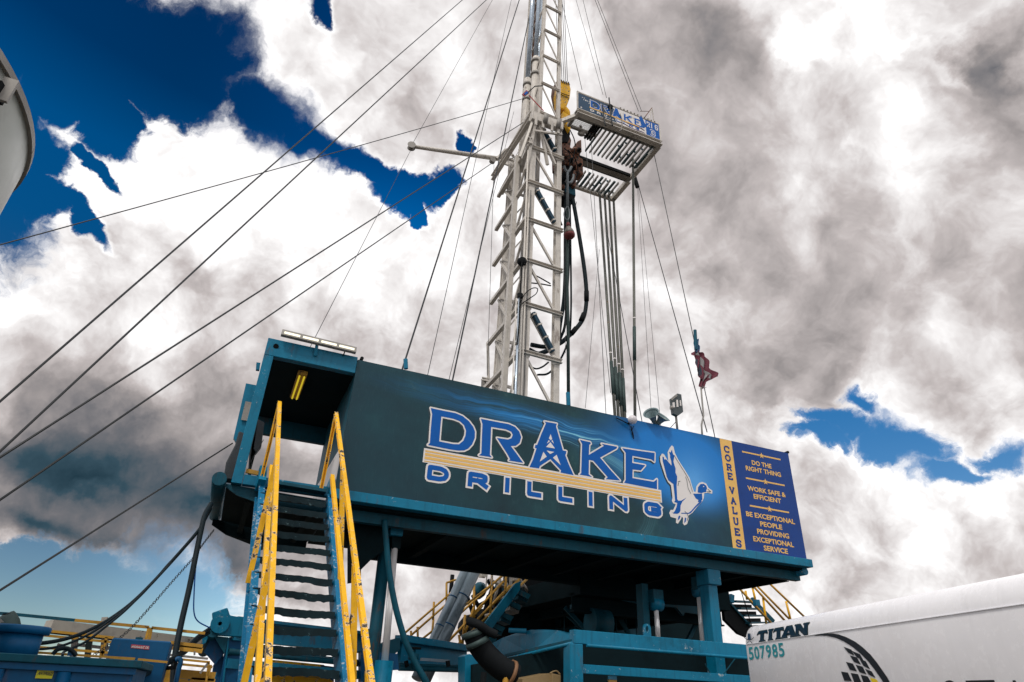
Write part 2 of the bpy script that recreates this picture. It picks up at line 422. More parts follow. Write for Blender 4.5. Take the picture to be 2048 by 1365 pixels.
# ------------------------------------------------------------------ materials
def mat(name, color, rough=.5, metal=0., wear=0., chip=None, chip_scale=14, grime=.25, bump=.0, spec=.5, streak=0., scale=1.0, chip_thr=.62, rust=0.):
    m = bpy.data.materials.new(name); m.use_nodes = True
    N = Nodes(m.node_tree); N.n.clear()
    P = N.add('ShaderNodeNewGeometry').outputs['Position']
    big = N.noise(P, 1.3*scale, 5, .6); sm = N.noise(P, 9*scale, 6, .65)
    f = N.math('ADD', N.math('MULTIPLY', big, .6), N.math('MULTIPLY', sm, .4))
    dark = tuple(c*(1-grime) for c in color); light = tuple(min(1, c*(1+grime*.45)) for c in color)
    col = N.ramp(f, [(.32, dark), (.5, color), (.7, light)])
    if streak:
        sv = N.vmath('MULTIPLY', P, (9, 9, .55)); st = N.noise(sv, 1.6, 5, .6)
        col = N.mix(N.smooth(st, .5, .75, 0, streak), col, tuple(c*.45 for c in color))
    if rust:
        rn = N.noise(N.vmath('MULTIPLY', P, (1, 1, .35)), 3.1, 9, .7)
        col = N.mix(N.smooth(rn, .585, .68, 0, rust), col, (.085, .04, .02))
        fade = N.noise(P, .45, 3, .5)
        col = N.mix(N.smooth(fade, .45, .7, 0, .22), col, tuple(min(1, c*.75+.045) for c in color))
    rg = N.math('ADD', N.math('MULTIPLY', N.math('SUBTRACT', sm, .5), .35), rough, clamp=True)
    mt = metal
    if chip:
        c1 = N.noise(P, chip_scale, 8, .72); c2 = N.noise(P, chip_scale*.22, 3, .5)
        cv = N.math('ADD', N.math('MULTIPLY', c1, .7), N.math('MULTIPLY', c2, .3))
        mask = N.smooth(cv, chip_thr, chip_thr+.018)
        ring = N.math('SUBTRACT', N.smooth(cv, chip_thr-.02, chip_thr-.005), mask)
        if wear: col = N.mix(N.math('MULTIPLY', ring, wear, clamp=True), col, tuple(min(1, c*.4+.45) for c in color))
        col = N.mix(mask, col, chip)
        rg = N.math('ADD', rg, N.math('MULTIPLY', mask, .3), clamp=True)
    b = N.add('ShaderNodeBsdfPrincipled', ins={'Base Color': col, 'Roughness': rg, 'Metallic': mt, 'Specular IOR Level': spec})
    if bump or chip:
        bp = N.add('ShaderNodeBump', ins={'Strength': bump or .15, 'Distance': .01, 'Height': sm})
        N.l.new(bp.outputs[0], b.inputs['Normal'])
    N.add('ShaderNodeOutputMaterial', ins={0: b.outputs[0]})
    return m
def emit(name, color, k):
    m = bpy.data.materials.new(name); m.use_nodes = True; N = Nodes(m.node_tree); N.n.clear()
    e = N.add('ShaderNodeEmission', ins={0: (*color, 1), 1: k}); N.add('ShaderNodeOutputMaterial', ins={0: e.outputs[0]}); return m
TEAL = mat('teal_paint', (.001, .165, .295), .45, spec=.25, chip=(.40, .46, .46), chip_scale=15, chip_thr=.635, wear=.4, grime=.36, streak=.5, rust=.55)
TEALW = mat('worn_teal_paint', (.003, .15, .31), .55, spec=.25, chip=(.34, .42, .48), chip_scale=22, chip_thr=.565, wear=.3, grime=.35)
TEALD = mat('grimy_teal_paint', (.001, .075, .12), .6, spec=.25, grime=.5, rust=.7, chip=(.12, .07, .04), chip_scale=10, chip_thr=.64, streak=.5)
BLUE = mat('tank_blue_paint', (.001, .085, .22), .5, rust=.4, spec=.25, grime=.3, chip=(.3, .4, .5), chip_scale=20, chip_thr=.70, streak=.25)
UNDER = mat('underside_shade_steel', (.005, .016, .021), .85, spec=.1, grime=.5)  # steel under decks and ceilings, its shade put into the near-black colour
TREAD = mat('oily_black_tread', (.006, .022, .03), .7, spec=.2, grime=.5, chip=(.10, .17, .19), chip_scale=18, chip_thr=.60, bump=.6)
YEL = mat('yellow_paint', (.86, .47, .012), .45, chip=(.05, .05, .05), chip_scale=12, chip_thr=.568, wear=.9, grime=.22, spec=.3)
YELD = mat('dirty_yellow_paint', (.5, .27, .03), .55, chip=(.1, .06, .03), chip_scale=14, chip_thr=.6, grime=.35)
WHITE = mat('mast_white_paint', (.60, .57, .53), .5, chip=(.25, .19, .13), chip_scale=9, chip_thr=.635, grime=.34, streak=.6, wear=.2, rust=.6)
GALV = mat('weathered_grey_steel', (.28, .27, .255), .55, grime=.4, chip=(.16, .1, .07), chip_scale=9, chip_thr=.6)
WIRE = mat('wire_rope_steel', (.03, .035, .04), .6, metal=.3)
PIPE = mat('drill_pipe_steel', (.10, .105, .095), .5, metal=.5, grime=.45, chip=(.20, .14, .08), chip_scale=7, chip_thr=.6)
PIPEG = mat('grey_green_pipe', (.04, .07, .07), .6, metal=.4, grime=.4)
CHROME = mat('chromed_rod', (.9, .9, .92), .15, metal=.25, grime=.03)
FIXM = mat('light_fixture_blue_case', (.004, .04, .075), .4, spec=.3, grime=.2)
RUB = mat('black_rubber', (.003, .012, .018), .65, spec=.2, grime=.3)
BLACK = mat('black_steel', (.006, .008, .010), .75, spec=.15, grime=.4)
RUST = mat('brown_machine_paint', (.16, .06, .03), .6, grime=.6, chip=(.02, .02, .02), chip_scale=8, chip_thr=.53)
LBLUE = mat('light_blue_steel', (.48, .58, .70), .25, metal=.3)
BARREL = mat('grey_blue_pipe_paint', (.22, .29, .35), .35, metal=.3, grime=.3)
CONC = mat('weathered_concrete_beam', (.40, .38, .34), .85, grime=.4, chip=(.12, .10, .08), chip_scale=8, chip_thr=.6)
TRAIL = mat('trailer_white_paint', (.84, .85, .90), .25, grime=.07, streak=.10, spec=.6)
INK_B = mat('ink_royal_blue', (.001, .10, .42), .5, spec=.2, grime=.12)
INK_W = mat('ink_white', (.74, .72, .72), .45, grime=.08)
INK_O = mat('ink_orange', (.80, .49, .13), .45, grime=.1)
INK_K = mat('ink_black', (.008, .01, .016), .4)
INK_N = mat('ink_navy_shadow', (.004, .03, .045), .5)
INK_T = mat('ink_turquoise', (.02, .30, .36), .4)
INK_Y = mat('ink_yellow', (.85, .62, .02), .4)
INK_R = mat('ink_red', (.42, .03, .05), .4)
NAVY = mat('core_values_blue_vinyl', (.003, .045, .24), .4, spec=.25, grime=.2)
TARP = mat('dark_tarpaulin', (.03, .04, .05), .7, grime=.5, bump=.5)
GLOBE = mat('frosted_white_globe', (.72, .70, .74), .3)
SILO = mat('silo_galvanised', (.30, .32, .30), .35, metal=.55, grime=.45, scale=.6)
DGLASS = mat('lamp_dark_face', (.05, .07, .08), .15)
LIT = emit('lit_led_strip', (1, .93, .72), 1.6)

def vec_print():
    """printed doghouse vinyl: dark teal ground, blue glow behind the duck, brushed streaks"""
    m = bpy.data.materials.new('printed_sign_vinyl'); m.use_nodes = True; N = Nodes(m.node_tree); N.n.clear()
    P = N.add('ShaderNodeNewGeometry').outputs['Position']
    sp = N.add('ShaderNodeSeparateXYZ', ins={0: P}); x, z = sp.outputs[0], N.math('SUBTRACT', sp.outputs[2], EYE)
    def g(cx, cz, rx, rz, rot=0):
        v = N.add('ShaderNodeCombineXYZ', ins={0: x, 1: z}).outputs[0]
        mp = N.add('ShaderNodeMapping', vector_type='TEXTURE', ins={0: v}); mp.inputs[1].default_value = (cx, cz, 0); mp.inputs[2].default_value = (0, 0, rot); mp.inputs[3].default_value = (rx, rz, 1)
        return N.add('ShaderNodeTexGradient', gradient_type='QUADRATIC_SPHERE', ins={0: mp}).outputs['Fac']
    mott = N.noise(P, 1.1, 6, .6)
    base = N.ramp(mott, [(.3, (.002, .022, .032)), (.55, (.004, .042, .056)), (.75, (.012, .075, .085))])
    lf = N.smooth(x, 1.5, 6, 1, 0)
    base = N.mix(N.math('MULTIPLY', lf, .35), base, (.002, .05, .085))
    lo = N.smooth(z, 3.3, 4.4, 1, 0)
    glow = N.math('ADD', N.math('MULTIPLY', g(8.9, 5.0, 3.0, 1.5), 2.6), N.math('MULTIPLY', g(9.2, 4.3, 1.9, 1.8), 1.6), clamp=True)
    col = N.mix(glow, base, (.002, .19, .60))
    # streaks falling from the upper left towards the duck
    v = N.add('ShaderNodeCombineXYZ', ins={0: x, 1: z}).outputs[0]
    mp = N.add('ShaderNodeMapping', vector_type='TEXTURE', ins={0: v}); mp.inputs[2].default_value = (0, 0, -.055); mp.inputs[3].default_value = (6.0, .10, 1)
    dist = N.noise(v, .9, 2, .5)
    sv = N.vmath('ADD', mp.outputs[0], N.vmath('SCALE', N.add('ShaderNodeCombineXYZ', ins={1: dist}).outputs[0], scale=5.0))
    st = N.noise(sv, 1.0, 6, .75)
    band = N.math('MULTIPLY', g(5.4, 5.17, 4.2, .42, -.06), 1.6, clamp=True)
    col = N.mix(N.math('MULTIPLY', band, N.smooth(st, .30, .62)), col, (.008, .20, .55))
    col = N.mix(N.math('MULTIPLY', N.math('MULTIPLY', g(6.4, 4.98, 2.3, .40, -.12), 1.7, clamp=True), N.smooth(st, .50, .68)), col, (.26, .66, .78))
    col = N.mix(N.math('MULTIPLY', g(9.35, 4.45, 1.15, 1.25), 1.25, clamp=True), col, (.09, .36, .80))
    # curved lighter arc behind K and E
    ringd = N.vmath('LENGTH', N.vmath('MULTIPLY', N.vmath('SUBTRACT', v, (6.3, 3.65, 0)), (.62, 1, 0)))
    arc = N.math('MULTIPLY', N.smooth(ringd, .95, 1.12), N.smooth(ringd, 1.28, 1.14))
    arc = N.math('MULTIPLY', arc, N.smooth(x, 6.2, 7.2))
    col = N.mix(N.math('MULTIPLY', arc, N.smooth(N.noise(N.vmath('MULTIPLY', N.add('ShaderNodeCombineXYZ', ins={0: ringd}).outputs[0], (30, 1, 1)), 1.2, 4, .7), .35, .7)), col, (.16, .48, .60))
    low = N.math('MULTIPLY', N.smooth(z, 4.35, 3.5), N.smooth(z, 3.0, 3.6, .8, 1))
    col = N.mix(N.math('MULTIPLY', low, .85), col, base)
    # weave and dust scratches
    wv = N.noise(N.vmath('MULTIPLY', P, (60, 1, 4)), 1.5, 4, .7)
    col = N.mix(N.smooth(wv, .55, .75, 0, .22), col, (.06, .14, .17))
    sc = N.noise(P, 2.2, 10, .72)
    col = N.mix(N.smooth(sc, .60, .72, 0, .4), col, (.05, .10, .11))
    b = N.add('ShaderNodeBsdfPrincipled', ins={'Base Color': col, 'Roughness': .42, 'Specular IOR Level': .3})
    bp = N.add('ShaderNodeBump', ins={'Strength': .35, 'Distance': .03, 'Height': N.noise(N.vmath('MULTIPLY', P, (1, 1, .5)), 1.4, 3, .5)}); N.l.new(bp.outputs[0], b.inputs['Normal'])
    N.add('ShaderNodeOutputMaterial', ins={0: b.outputs[0]}); return m
SIGN = vec_print()


# ================================================================== ground
def ground_mat():
    m = bpy.data.materials.new('dry_dirt_ground'); m.use_nodes = True; N = Nodes(m.node_tree); N.n.clear()
    P = N.add('ShaderNodeNewGeometry').outputs['Position']
    c = N.ramp(N.noise(P, .6, 8, .65), [(.3, (.05, .042, .033)), (.7, (.11, .09, .07))])
    b = N.add('ShaderNodeBsdfPrincipled', ins={'Base Color': c, 'Roughness': .95}); N.add('ShaderNodeOutputMaterial', ins={0: b.outputs[0]}); return m
g = MB(); g.tri([(-3000, -3000, 0), (3000, -3000, 0), (3000, 3000, 0), (-3000, 3000, 0)], [(0, 1, 2, 3)])
struct(g.build('ground', ground_mat()))

def ebox(mb, lo, hi):
    return mb.box((lo[0], lo[1], lo[2]+EYE), (hi[0], hi[1], hi[2]+EYE))

# ================================================================== doghouse
YF = 11.6
dog = thing('doghouse', V(6, 13.3, 2.93), 'long teal steel doghouse on the rig floor with a printed company sign on its front', 'doghouse')
XL, XP, XR, YB = -.24, 1.46, 12.39, 15.05
sign = ebox(MB(), (XP, YF, 3.10), (XR, YF+.05, 5.70)).build('sign_panel', SIGN, dog)
ebox(MB(), (XP-.02, YF-.10, 2.925), (XR+.06, YF+.12, 3.10)).build('fascia_beam', TEAL, dog, bevel=.008)
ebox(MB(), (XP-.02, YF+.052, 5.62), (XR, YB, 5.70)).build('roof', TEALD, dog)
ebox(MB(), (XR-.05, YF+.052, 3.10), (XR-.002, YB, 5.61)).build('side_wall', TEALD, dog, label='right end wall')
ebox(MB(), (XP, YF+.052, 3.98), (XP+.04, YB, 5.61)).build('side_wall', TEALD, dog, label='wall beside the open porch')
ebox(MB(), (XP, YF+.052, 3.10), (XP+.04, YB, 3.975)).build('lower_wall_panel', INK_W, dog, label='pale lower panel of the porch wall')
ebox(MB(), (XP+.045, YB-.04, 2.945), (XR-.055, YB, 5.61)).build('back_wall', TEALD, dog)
m = MB(); m.box((XL, YF, 2.97+EYE), (XL+.17, YF+.17, 5.40+EYE)); m.build('porch_post', TEAL, dog, bevel=.006)
ebox(MB(), (XL, YF, 5.402), (XP-.005, YF+.16, 5.755)).build('porch_header', TEAL, dog, bevel=.008)
ebox(MB(), (XL+.175, YF+.01, 2.97), (XP-.025, YF+.16, 3.14)).build('porch_sill', TEAL, dog, bevel=.006)
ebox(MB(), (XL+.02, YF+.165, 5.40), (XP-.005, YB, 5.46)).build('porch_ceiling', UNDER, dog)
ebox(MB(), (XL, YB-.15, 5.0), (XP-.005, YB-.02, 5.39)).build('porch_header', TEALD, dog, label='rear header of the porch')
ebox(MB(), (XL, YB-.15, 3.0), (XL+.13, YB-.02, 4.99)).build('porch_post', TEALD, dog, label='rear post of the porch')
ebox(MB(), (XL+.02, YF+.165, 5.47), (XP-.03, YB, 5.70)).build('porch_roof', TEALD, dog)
# bolts, lugs along the top
for px, py in ((1573, 906), (723, 719)):
    q = at(px, py, YF+.05); MB().cyl(q-V(0, .06, -EYE), q+V(0, .05, -EYE), .035).build('lug', BLACK, dog)
MB().cyl(at(552, 693, YF-.02), at(552, 693, YF+.02), .05).build('lug', BLACK, dog)
# underside
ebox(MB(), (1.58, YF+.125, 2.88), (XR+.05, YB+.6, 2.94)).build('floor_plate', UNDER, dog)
m = MB(); m.chan((1.62, 12.0, 2.80+EYE), (XR+.03, 12.0, 2.80+EYE), .16, .24, .02, flip=-1); m.build('skid_beam', TEALD, dog, label='grimy front skid beam under the floor')
m = MB(); m.ibeam((2.9, 14.9, 2.72+EYE), (XR+.35, 15.35, 2.72+EYE), .2, .3, .03); m.build('skid_beam', UNDER, dog, label='dark rear skid beam under the floor')
for i in range(9):
    x = 2.6+i*1.2
    MB().ibeam((x, 12.12, 2.76+EYE), (x, 14.85, 2.76+EYE), .12, .18, .015).build('cross_member', UNDER, dog)
# porch skid (left end)
m = MB(); m.plate([(-.30, 11.75, 2.88+EYE), (1.55, 11.75, 2.88+EYE), (1.55, 15.45, 2.88+EYE), (-.30, 14.3, 2.88+EYE)], (0, 0, .05)); m.build('floor_plate', UNDER, dog, label='plate under the porch')
m = MB(); m.plate([(-.34, 11.72, 2.93+EYE), (-.1, 11.72, 2.80+EYE), (.35, 11.72, 2.70+EYE), (1.45, 11.72, 2.70+EYE), (1.45, 11.72, 2.92+EYE), (-.34, 11.72, 2.965+EYE)], (0, .03, 0)); m.build('skid_nose_plate', TEALD, dog)
m = MB(); m.cyl((-.43, 11.55, 2.99+EYE), (-.43, 14.45, 2.99+EYE), .115, 20); m.build('skid_pipe', TEALD, dog, smooth=True, label='round pipe along the left end of the skid')
m = MB(); m.plate([(-.45, 14.3, 2.90+EYE), (-.45, 14.3, 2.78+EYE), (-.15, 14.5, 2.66+EYE), (.5, 15.2, 2.62+EYE), (1.55, 15.5, 2.62+EYE), (1.55, 15.5, 2.9+EYE), (.4, 15.1, 2.9+EYE)], (0, .06, 0)); m.build('rear_skid_plate', UNDER, dog)
for x in (.1, .7, 1.2): MB().ibeam((x, 11.8, 2.80+EYE), (x, 14.9, 2.80+EYE), .1, .14, .015).build('cross_member', UNDER, dog)
m = MB(); m.cyl((XR+.0, 11.7, 2.86+EYE), (XR+.0, 15.0, 2.84+EYE), .085, 18); m.build('skid_pipe', TEAL, dog, smooth=True, label='round pipe along the right end of the skid')
m = MB(); m.plate([(XR-.1, 12.0, 2.72+EYE), (XR-.1, 12.0, 2.92+EYE), (XR-.02, 12.0, 2.92+EYE), (XR-.02, 12.0, 2.80+EYE)], (0, 2.9, 0)); m.build('end_beam', TEALD, dog)
m = MB(); m.plate([at(702, 1045, 12.3), at(770, 1056, 12.3), at(770, 1100, 12.3), at(741, 1121, 12.3), at(722, 1140, 12.3), at(722, 1160, 12.3), at(702, 1163, 12.3)], (0, .35, 0)); m.build('gusset', UNDER, dog)
# junk hanging at the left end of the porch
m = MB(); m.plate([at(492, 767, 12.1), at(513, 771, 12.1), at(502, 828, 12.1), at(478, 893, 12.1), at(467, 876, 12.1)], (0, .1, 0)); m.build('side_door', TEAL, dog)
m = MB(); m.plate([at(491, 803, 12.05), at(503, 805, 12.05), at(495, 842, 12.05), at(482, 840, 12.05)], (0, .02, 0)); m.build('tread_plate', GALV, dog, label='pale perforated plate on the open side door')
m = MB(); m.plate([at(513, 725, 12.0), at(521, 726, 12.0), at(519, 740, 12.0), at(512, 739, 12.0)], (0, .08, 0)); m.build('hinge_block', TEAL, dog)

F = Face((0, YF, EYE), (1, 0, 0), (0, 0, 1))
def fpts(o, sc, pts): return [F.uv(o[0]+x/sc, o[1]+y/sc) for x, y in pts]
O3, S3, O4, S4, O5, S5, O6, S6 = (840, 800), 7.062, (1060, 820), 5.686, (1300, 880), 7.586, (1430, 870), 5.055
LET = {
 'D': (fpts(O3, S3, [(150,118),(330,157),(500,190),(600,232),(690,305),(750,385),(775,450),(772,540),(735,630),(680,690),(620,718),(540,720),(420,703),(110,640),(138,612),(152,400),(170,205)]),
       [fpts(O3, S3, [(300,237),(470,270),(560,305),(620,360),(648,440),(640,510),(610,580),(550,630),(470,628),(270,590),(285,400)])]),
 'R': (fpts(O3, S3, [(858,270),(1100,318),(1250,345),(1340,385),(1400,450),(1427,530),(1405,610),(1350,652),(1280,655),(1360,760),(1455,893),(1252,860),(1272,843),(1230,765),(1085,540),(1240,563),(1290,545),(1308,497),(1285,452),(1210,420),(1003,385),(995,580),(985,780),(1012,814),(830,785),(864,760),(880,345)]), []),
 'A': (fpts(O4, S4, [(163,135),(303,160),(294,190),(335,330),(372,462),(412,472),(405,506),(398,514),(440,625),(495,745),(345,715),(352,692),(230,562),(112,640),(100,668),(-8,652),(30,570),(72,440),(52,434),(60,400),(78,402),(130,270),(180,155)]),
       []),
 'K': (fpts(O4, S4, [(565,343),(683,370),(690,385),(672,400),(666,515),(750,465),(838,412),(812,388),(990,422),(980,442),(795,545),(900,670),(1022,805),(858,790),(882,768),(800,675),(718,582),(668,570),(666,735),(704,765),(560,738),(580,722),(590,390)]), []),
 'E': (fpts(O4, S4, [(1045,438),(1250,470),(1415,492),(1412,592),(1375,565),(1163,525),(1160,605),(1308,632),(1258,690),(1165,680),(1163,778),(1405,820),(1442,790),(1442,905),(1068,832),(1086,800),(1085,490)]), []),
}
TRI = [fpts(O4, S4, t) for t in ([(232,278),(212,328),(233,348),(250,335)], [(210,348),(188,386),(224,360)], [(252,345),(240,358),(270,388)], [(230,370),(180,425),(282,443)], [(185,465),(272,482),(226,506)], [(150,480),(108,592),(188,535)], [(300,513),(258,547),(346,632)])]
for ch in 'DRAKE':
    poly, holes = LET[ch]
    edges = strip(poly, .062, True)
    for h in holes: edges += strip(h, .062, True)
    # dark drop shadow, white outline, blue body
    sh = [[(x-.03, y-.028) for x, y in q] for q in edges]
    lt = F.lay(MB(), region(sh), .003).build('letter_shadow', INK_N, sign)
    F.lay(MB(), region(edges), .006).build('letter_outline', INK_W, sign)
    F.lay(MB(), region([poly], holes), .009).build('letter', INK_B, sign)
F.lay(MB(), region(TRI), .012).build('derrick_emblem', INK_W, sign)
# stripes under the name
def band(px0, py0, px1, py1, px2, py2, px3, py3): return [F.uv(px0, py0), F.uv(px1, py1), F.uv(px2, py2), F.uv(px3, py3)]
xa, za = F.uv(851, 897.5); xb, zb = F.uv(1320, 983.5); _, z2 = F.uv(848, 922); _, z3 = F.uv(1321, 1005)
za = (za+zb)/2; z2 = (z2+z3)/2
F.lay(MB(), region([[(xa-.03, z2-.02), (xb+.03, z2-.02), (xb+.03, za+.02), (xa-.03, za+.02)]]), .0045).build('stripe_band', INK_W, sign)
hh = za-z2
for k, (a, b) in enumerate(((.80, .93), (.50, .71), (.20, .42), (.0, .07))):
    F.lay(MB(), region([[(xa, z2+hh*a), (xb, z2+hh*a), (xb, z2+hh*b), (xa, z2+hh*b)]]), .008).build('stripe', INK_O, sign)
zt, zbm = 3.842, 3.545
for ch, p0, p1 in (('D',852.7,896.6),('R',935.6,976.6),('I',1008,1021.5),('L',1054.5,1082.9),('L',1116.3,1144.4),('I',1174.6,1185.8),('N',1216.5,1252.6),('G',1285,1317.6)):
    x0 = F.uv(p0, 960)[0]; x1 = F.uv(p1, 960)[0]
    g_ = glyph(ch, x0, zbm, x1, zt, .094); gw = []
    for pts, closed in GL[ch]:
        q = [(x0+.041+(x1-x0-.082)*a, zbm+.041+(zt-zbm-.082)*b) for a, b in pts]; gw += strip(q, .158, closed, ends=.079)
    F.lay(MB(), region(gw), .005).build('letter_outline', INK_W, sign)
    F.lay(MB(), region(g_), .008).build('letter', INK_B, sign)
# flying duck emblem
duck = F.lay(MB(), region([fpts(O5, S5, [(330,85),(355,110),(375,200),(430,310),(520,450),(600,580),(635,700),(665,790),(690,790),(700,710),(740,655),(790,640),(850,665),(885,730),(945,775),(940,820),(880,805),(820,810),(815,880),(790,940),(720,1010),(640,1110),(580,1150),(585,1200),(560,1280),(520,1300),(495,1270),(500,1190),(480,1165),(470,1200),(420,1275),(390,1260),(395,1195),(310,1170),(290,1110),(310,1065),(350,1065),(390,980),(350,965),(330,930),(340,880),(325,760),(315,690),(270,640),(230,560),(190,440),(155,330),(150,260),(180,210),(210,220),(275,330),(265,190),(300,120)])]), .006).build('duck_emblem', INK_W, sign)
F.lay(MB(), region([[(x-.03, y-.025) for x, y in fpts(O5, S5, [(180,210),(155,240),(150,260),(155,330),(190,440),(230,560),(270,640),(315,690),(325,760),(340,880),(360,800),(330,650),(200,420),(200,250)])]]), .003).build('duck_shadow', INK_N, sign)
blue = [[(185,258),(205,262),(215,300),(240,297),(325,395),(318,320),(300,265),(303,240),(285,182),(308,195),(330,150),(340,200),(350,228),(368,240),(352,330),(368,385),(385,440),(383,500),(410,560),(400,700),(410,900),(425,925),(470,925),(550,880),(490,935),(460,1000),(458,1080),(440,1110),(410,1125),(350,1120),(330,1100),(350,1110),(372,1085),(400,1020),(410,960),(362,945),(378,925),(365,800),(350,672),(318,650),(275,615),(250,560),(232,490),(215,420),(190,330)],
 [(720,800),(725,725),(760,675),(810,668),(850,700),(862,740),(848,772),(855,792),(805,800),(780,812)],
 [(650,820),(785,818),(792,900),(770,940),(750,945),(722,945),(730,915),(690,890),(668,850)],
 [(792,930),(765,960),(690,1030),(620,1110),(590,1125),(470,1122),(470,1110),(585,1108),(620,1080),(690,1000),(740,950)],
 [(445,1150),(430,1160),(415,1225),(445,1200),(460,1165)], [(525,1180),(515,1265),(540,1240),(548,1190)]]
F.lay(MB(), region([fpts(O5, S5, b) for b in blue]), .009).build('duck_plumage', INK_B, sign)
for pts in ([(365,240),(400,300),(480,430),(560,560),(600,650),(640,790)], [(535,560),(555,620),(575,740),(615,820)], [(420,640),(455,628)], [(430,650),(420,700)], [(870,750),(900,775),(920,790),(860,790)], [(520,1085),(560,1120),(575,1170),(560,1230)]):
    F.lay(MB(), region(strip(fpts(O5, S5, pts), .012)), .012).build('duck_feather_line', INK_N, sign)
e = F.uv(1300+808/S5, 880+712/S5); F.lay(MB(), region([[(e[0]+.02*math.cos(k), e[1]+.012*math.sin(k)) for k in range(6)]]), .012).build('duck_eye', INK_W, sign)
# core values board on the right end
x0, x1, x2 = 10.245, 10.60, XR-.004
F.lay(MB(), region([[(x0, 3.105), (x1, 3.105), (x1, 5.695), (x0, 5.695)]]), .004).build('core_values_stripe', INK_O, sign)
F.lay(MB(), region([[(x1, 3.105), (x2, 3.105), (x2, 5.695), (x1, 5.695)]]), .003).build('core_values_board', NAVY, sign)
zc = [5.449, 5.23, 5.00, 4.78, 4.44, 4.20, 3.975, 3.73, 3.49, 3.237]
for ch, z in zip('COrEVAlUES', zc):
    a, b = (x0+x1)/2-.085, (x0+x1)/2+.085
    F.lay(MB(), region(glyph(ch, a, z-.088, b, z+.088, .040)), .008).build('letter', NAVY, sign)
def star(cx, cz, r): return [(cx+(r if k % 2 == 0 else r*.42)*math.sin(PI*k/5), cz+(r if k % 2 == 0 else r*.42)*math.cos(PI*k/5)) for k in range(10)]
for (a, b, c, d, sx, sy) in ((272,172,660,250,468,208), (310,438,702,513,508,472), (350,718,747,785,548,748)):
    u0 = F.uv(O6[0]+a/S6, O6[1]+b/S6); u1 = F.uv(O6[0]+c/S6, O6[1]+d/S6); us = F.uv(O6[0]+sx/S6, O6[1]+sy/S6); zm = (u0[1]+u1[1])/2
    F.lay(MB(), region([[(u0[0], zm-.018), (u1[0], zm-.018), (u1[0], zm+.018), (u0[0], zm+.018)]]), .006).build('bar', INK_O, sign)
    F.lay(MB(), region([star(us[0], zm, .098)]), .0075).build('star_outline', NAVY, sign)
    F.lay(MB(), region([star(us[0], zm, .082)]), .009).build('star', INK_O, sign)
for txt, bl, br, tl in (('DO THE',(373,303),(572,345),(378,258)), ('RIGHT THING',(312,358),(668,430),(318,315)), ('WORK SAFE &',(330,565),(715,632),(322,519)), ('EFFICIENT',(392,648),(670,695),(390,602)),
    ('BE EXCEPTIONAL',(316,825),(808,905),(313,780)), ('PEOPLE',(458,925),(680,962),(455,880)), ('PROVIDING',(428,1003),(750,1050),(425,955)), ('EXCEPTIONAL',(389,1082),(797,1135),(387,1037)), ('SERVICE',(495,1173),(738,1205),(492,1127))):
    a = F.uv(O6[0]+bl[0]/S6, O6[1]+bl[1]/S6); b = F.uv(O6[0]+br[0]/S6, O6[1]+br[1]/S6); t = F.uv(O6[0]+tl[0]/S6, O6[1]+tl[1]/S6)
    z0 = (a[1]+b[1])/2
    F.lay(MB(), text_box(txt, a[0], z0, b[0], z0+.118, .028), .007).build('slogan_line', INK_O, sign)

# ---- things on and around the doghouse
lb = thing('light_bar', at(637, 690, YF-.05), 'lit LED light bar on a bracket above the open porch', 'light bar')
p0, p1 = at(563, 666, YF-.12), at(713, 698, YF-.12); p1.z = p0.z-.03
up = Vector((0, .45, 1)).normalized()
MB().beam(p0, p1, .07, .15, up=(0, .35, 1)).build('housing', GALV, lb, bevel=.006)
d = (p1-p0)
for k in range(4):
    a = p0+d*(.035+.243*k); b = a+d*.205
    MB().beam(a-Vector((0, .045, 0)), b-Vector((0, .045, 0)), .012, .045, up=(0, .35, 1)).build('led_strip', LIT, lb)
MB().beam(at(631, 712, YF-.02), at(634, 690, YF-.08), .05, .06).build('bracket', TEAL, lb)
MB().tube(spline([at(684, 698, YF-.1), at(689, 704, YF-.08), at(686, 712, YF-.02)]), .012, 6).build('cable', BLACK, lb, smooth=True)
cl = thing('ceiling_light', V(.5, 12.6, 5.38), 'yellow strip light fixture on the dark porch ceiling', 'ceiling light')
m = MB(); m.box((.43, 11.95, 5.30+EYE), (.61, 13.25, 5.395+EYE)); m.build('fixture_body', YELD, cl, bevel=.01)
for x in (.475, .565): MB().cyl((x, 12.0, 5.285+EYE), (x, 13.2, 5.285+EYE), .017, 8).build('tube_lamp', emit('dim_yellow_lamp', (1, .75, .05), .55) if x < .5 else bpy.data.materials['dim_yellow_lamp'], cl)
m = MB()
tp = [at(x, y, 12.0) for x, y in [(493,868),(498,880),(486,930),(474,962),(447,958),(452,925),(470,890),(478,862)]]
m.plate(tp, (0, .25, 0)); tag(m.build('tarpaulin', TARP, bevel=.02), 'dark crumpled tarpaulin hanging outside the left porch post', 'tarpaulin')
m = MB(); m.plate([at(x, y, 11.95) for x, y in [(515,838),(529,845),(523,892),(512,906),(505,897),(502,960),(496,958),(500,900)]], (0, .2, 0)); tag(m.build('work_coat', TARP, bevel=.015), 'dark coat or sack hanging inside the left porch post', 'coat')
MB().tube([at(527, 880, 12), at(501, 925, 11.9)], .006, 5).build('cord', WIRE)
tag(bpy.data.objects['cord'], 'thin cord hanging from the dark sack inside the porch', 'cord')
m = MB(); m.beam(at(492, 942, 11.7), at(530, 950, 11.7), .05, .07); tag(m.build('toe_bar', YELD), 'short dirty yellow bar across the porch opening left of the stairs', 'bar')

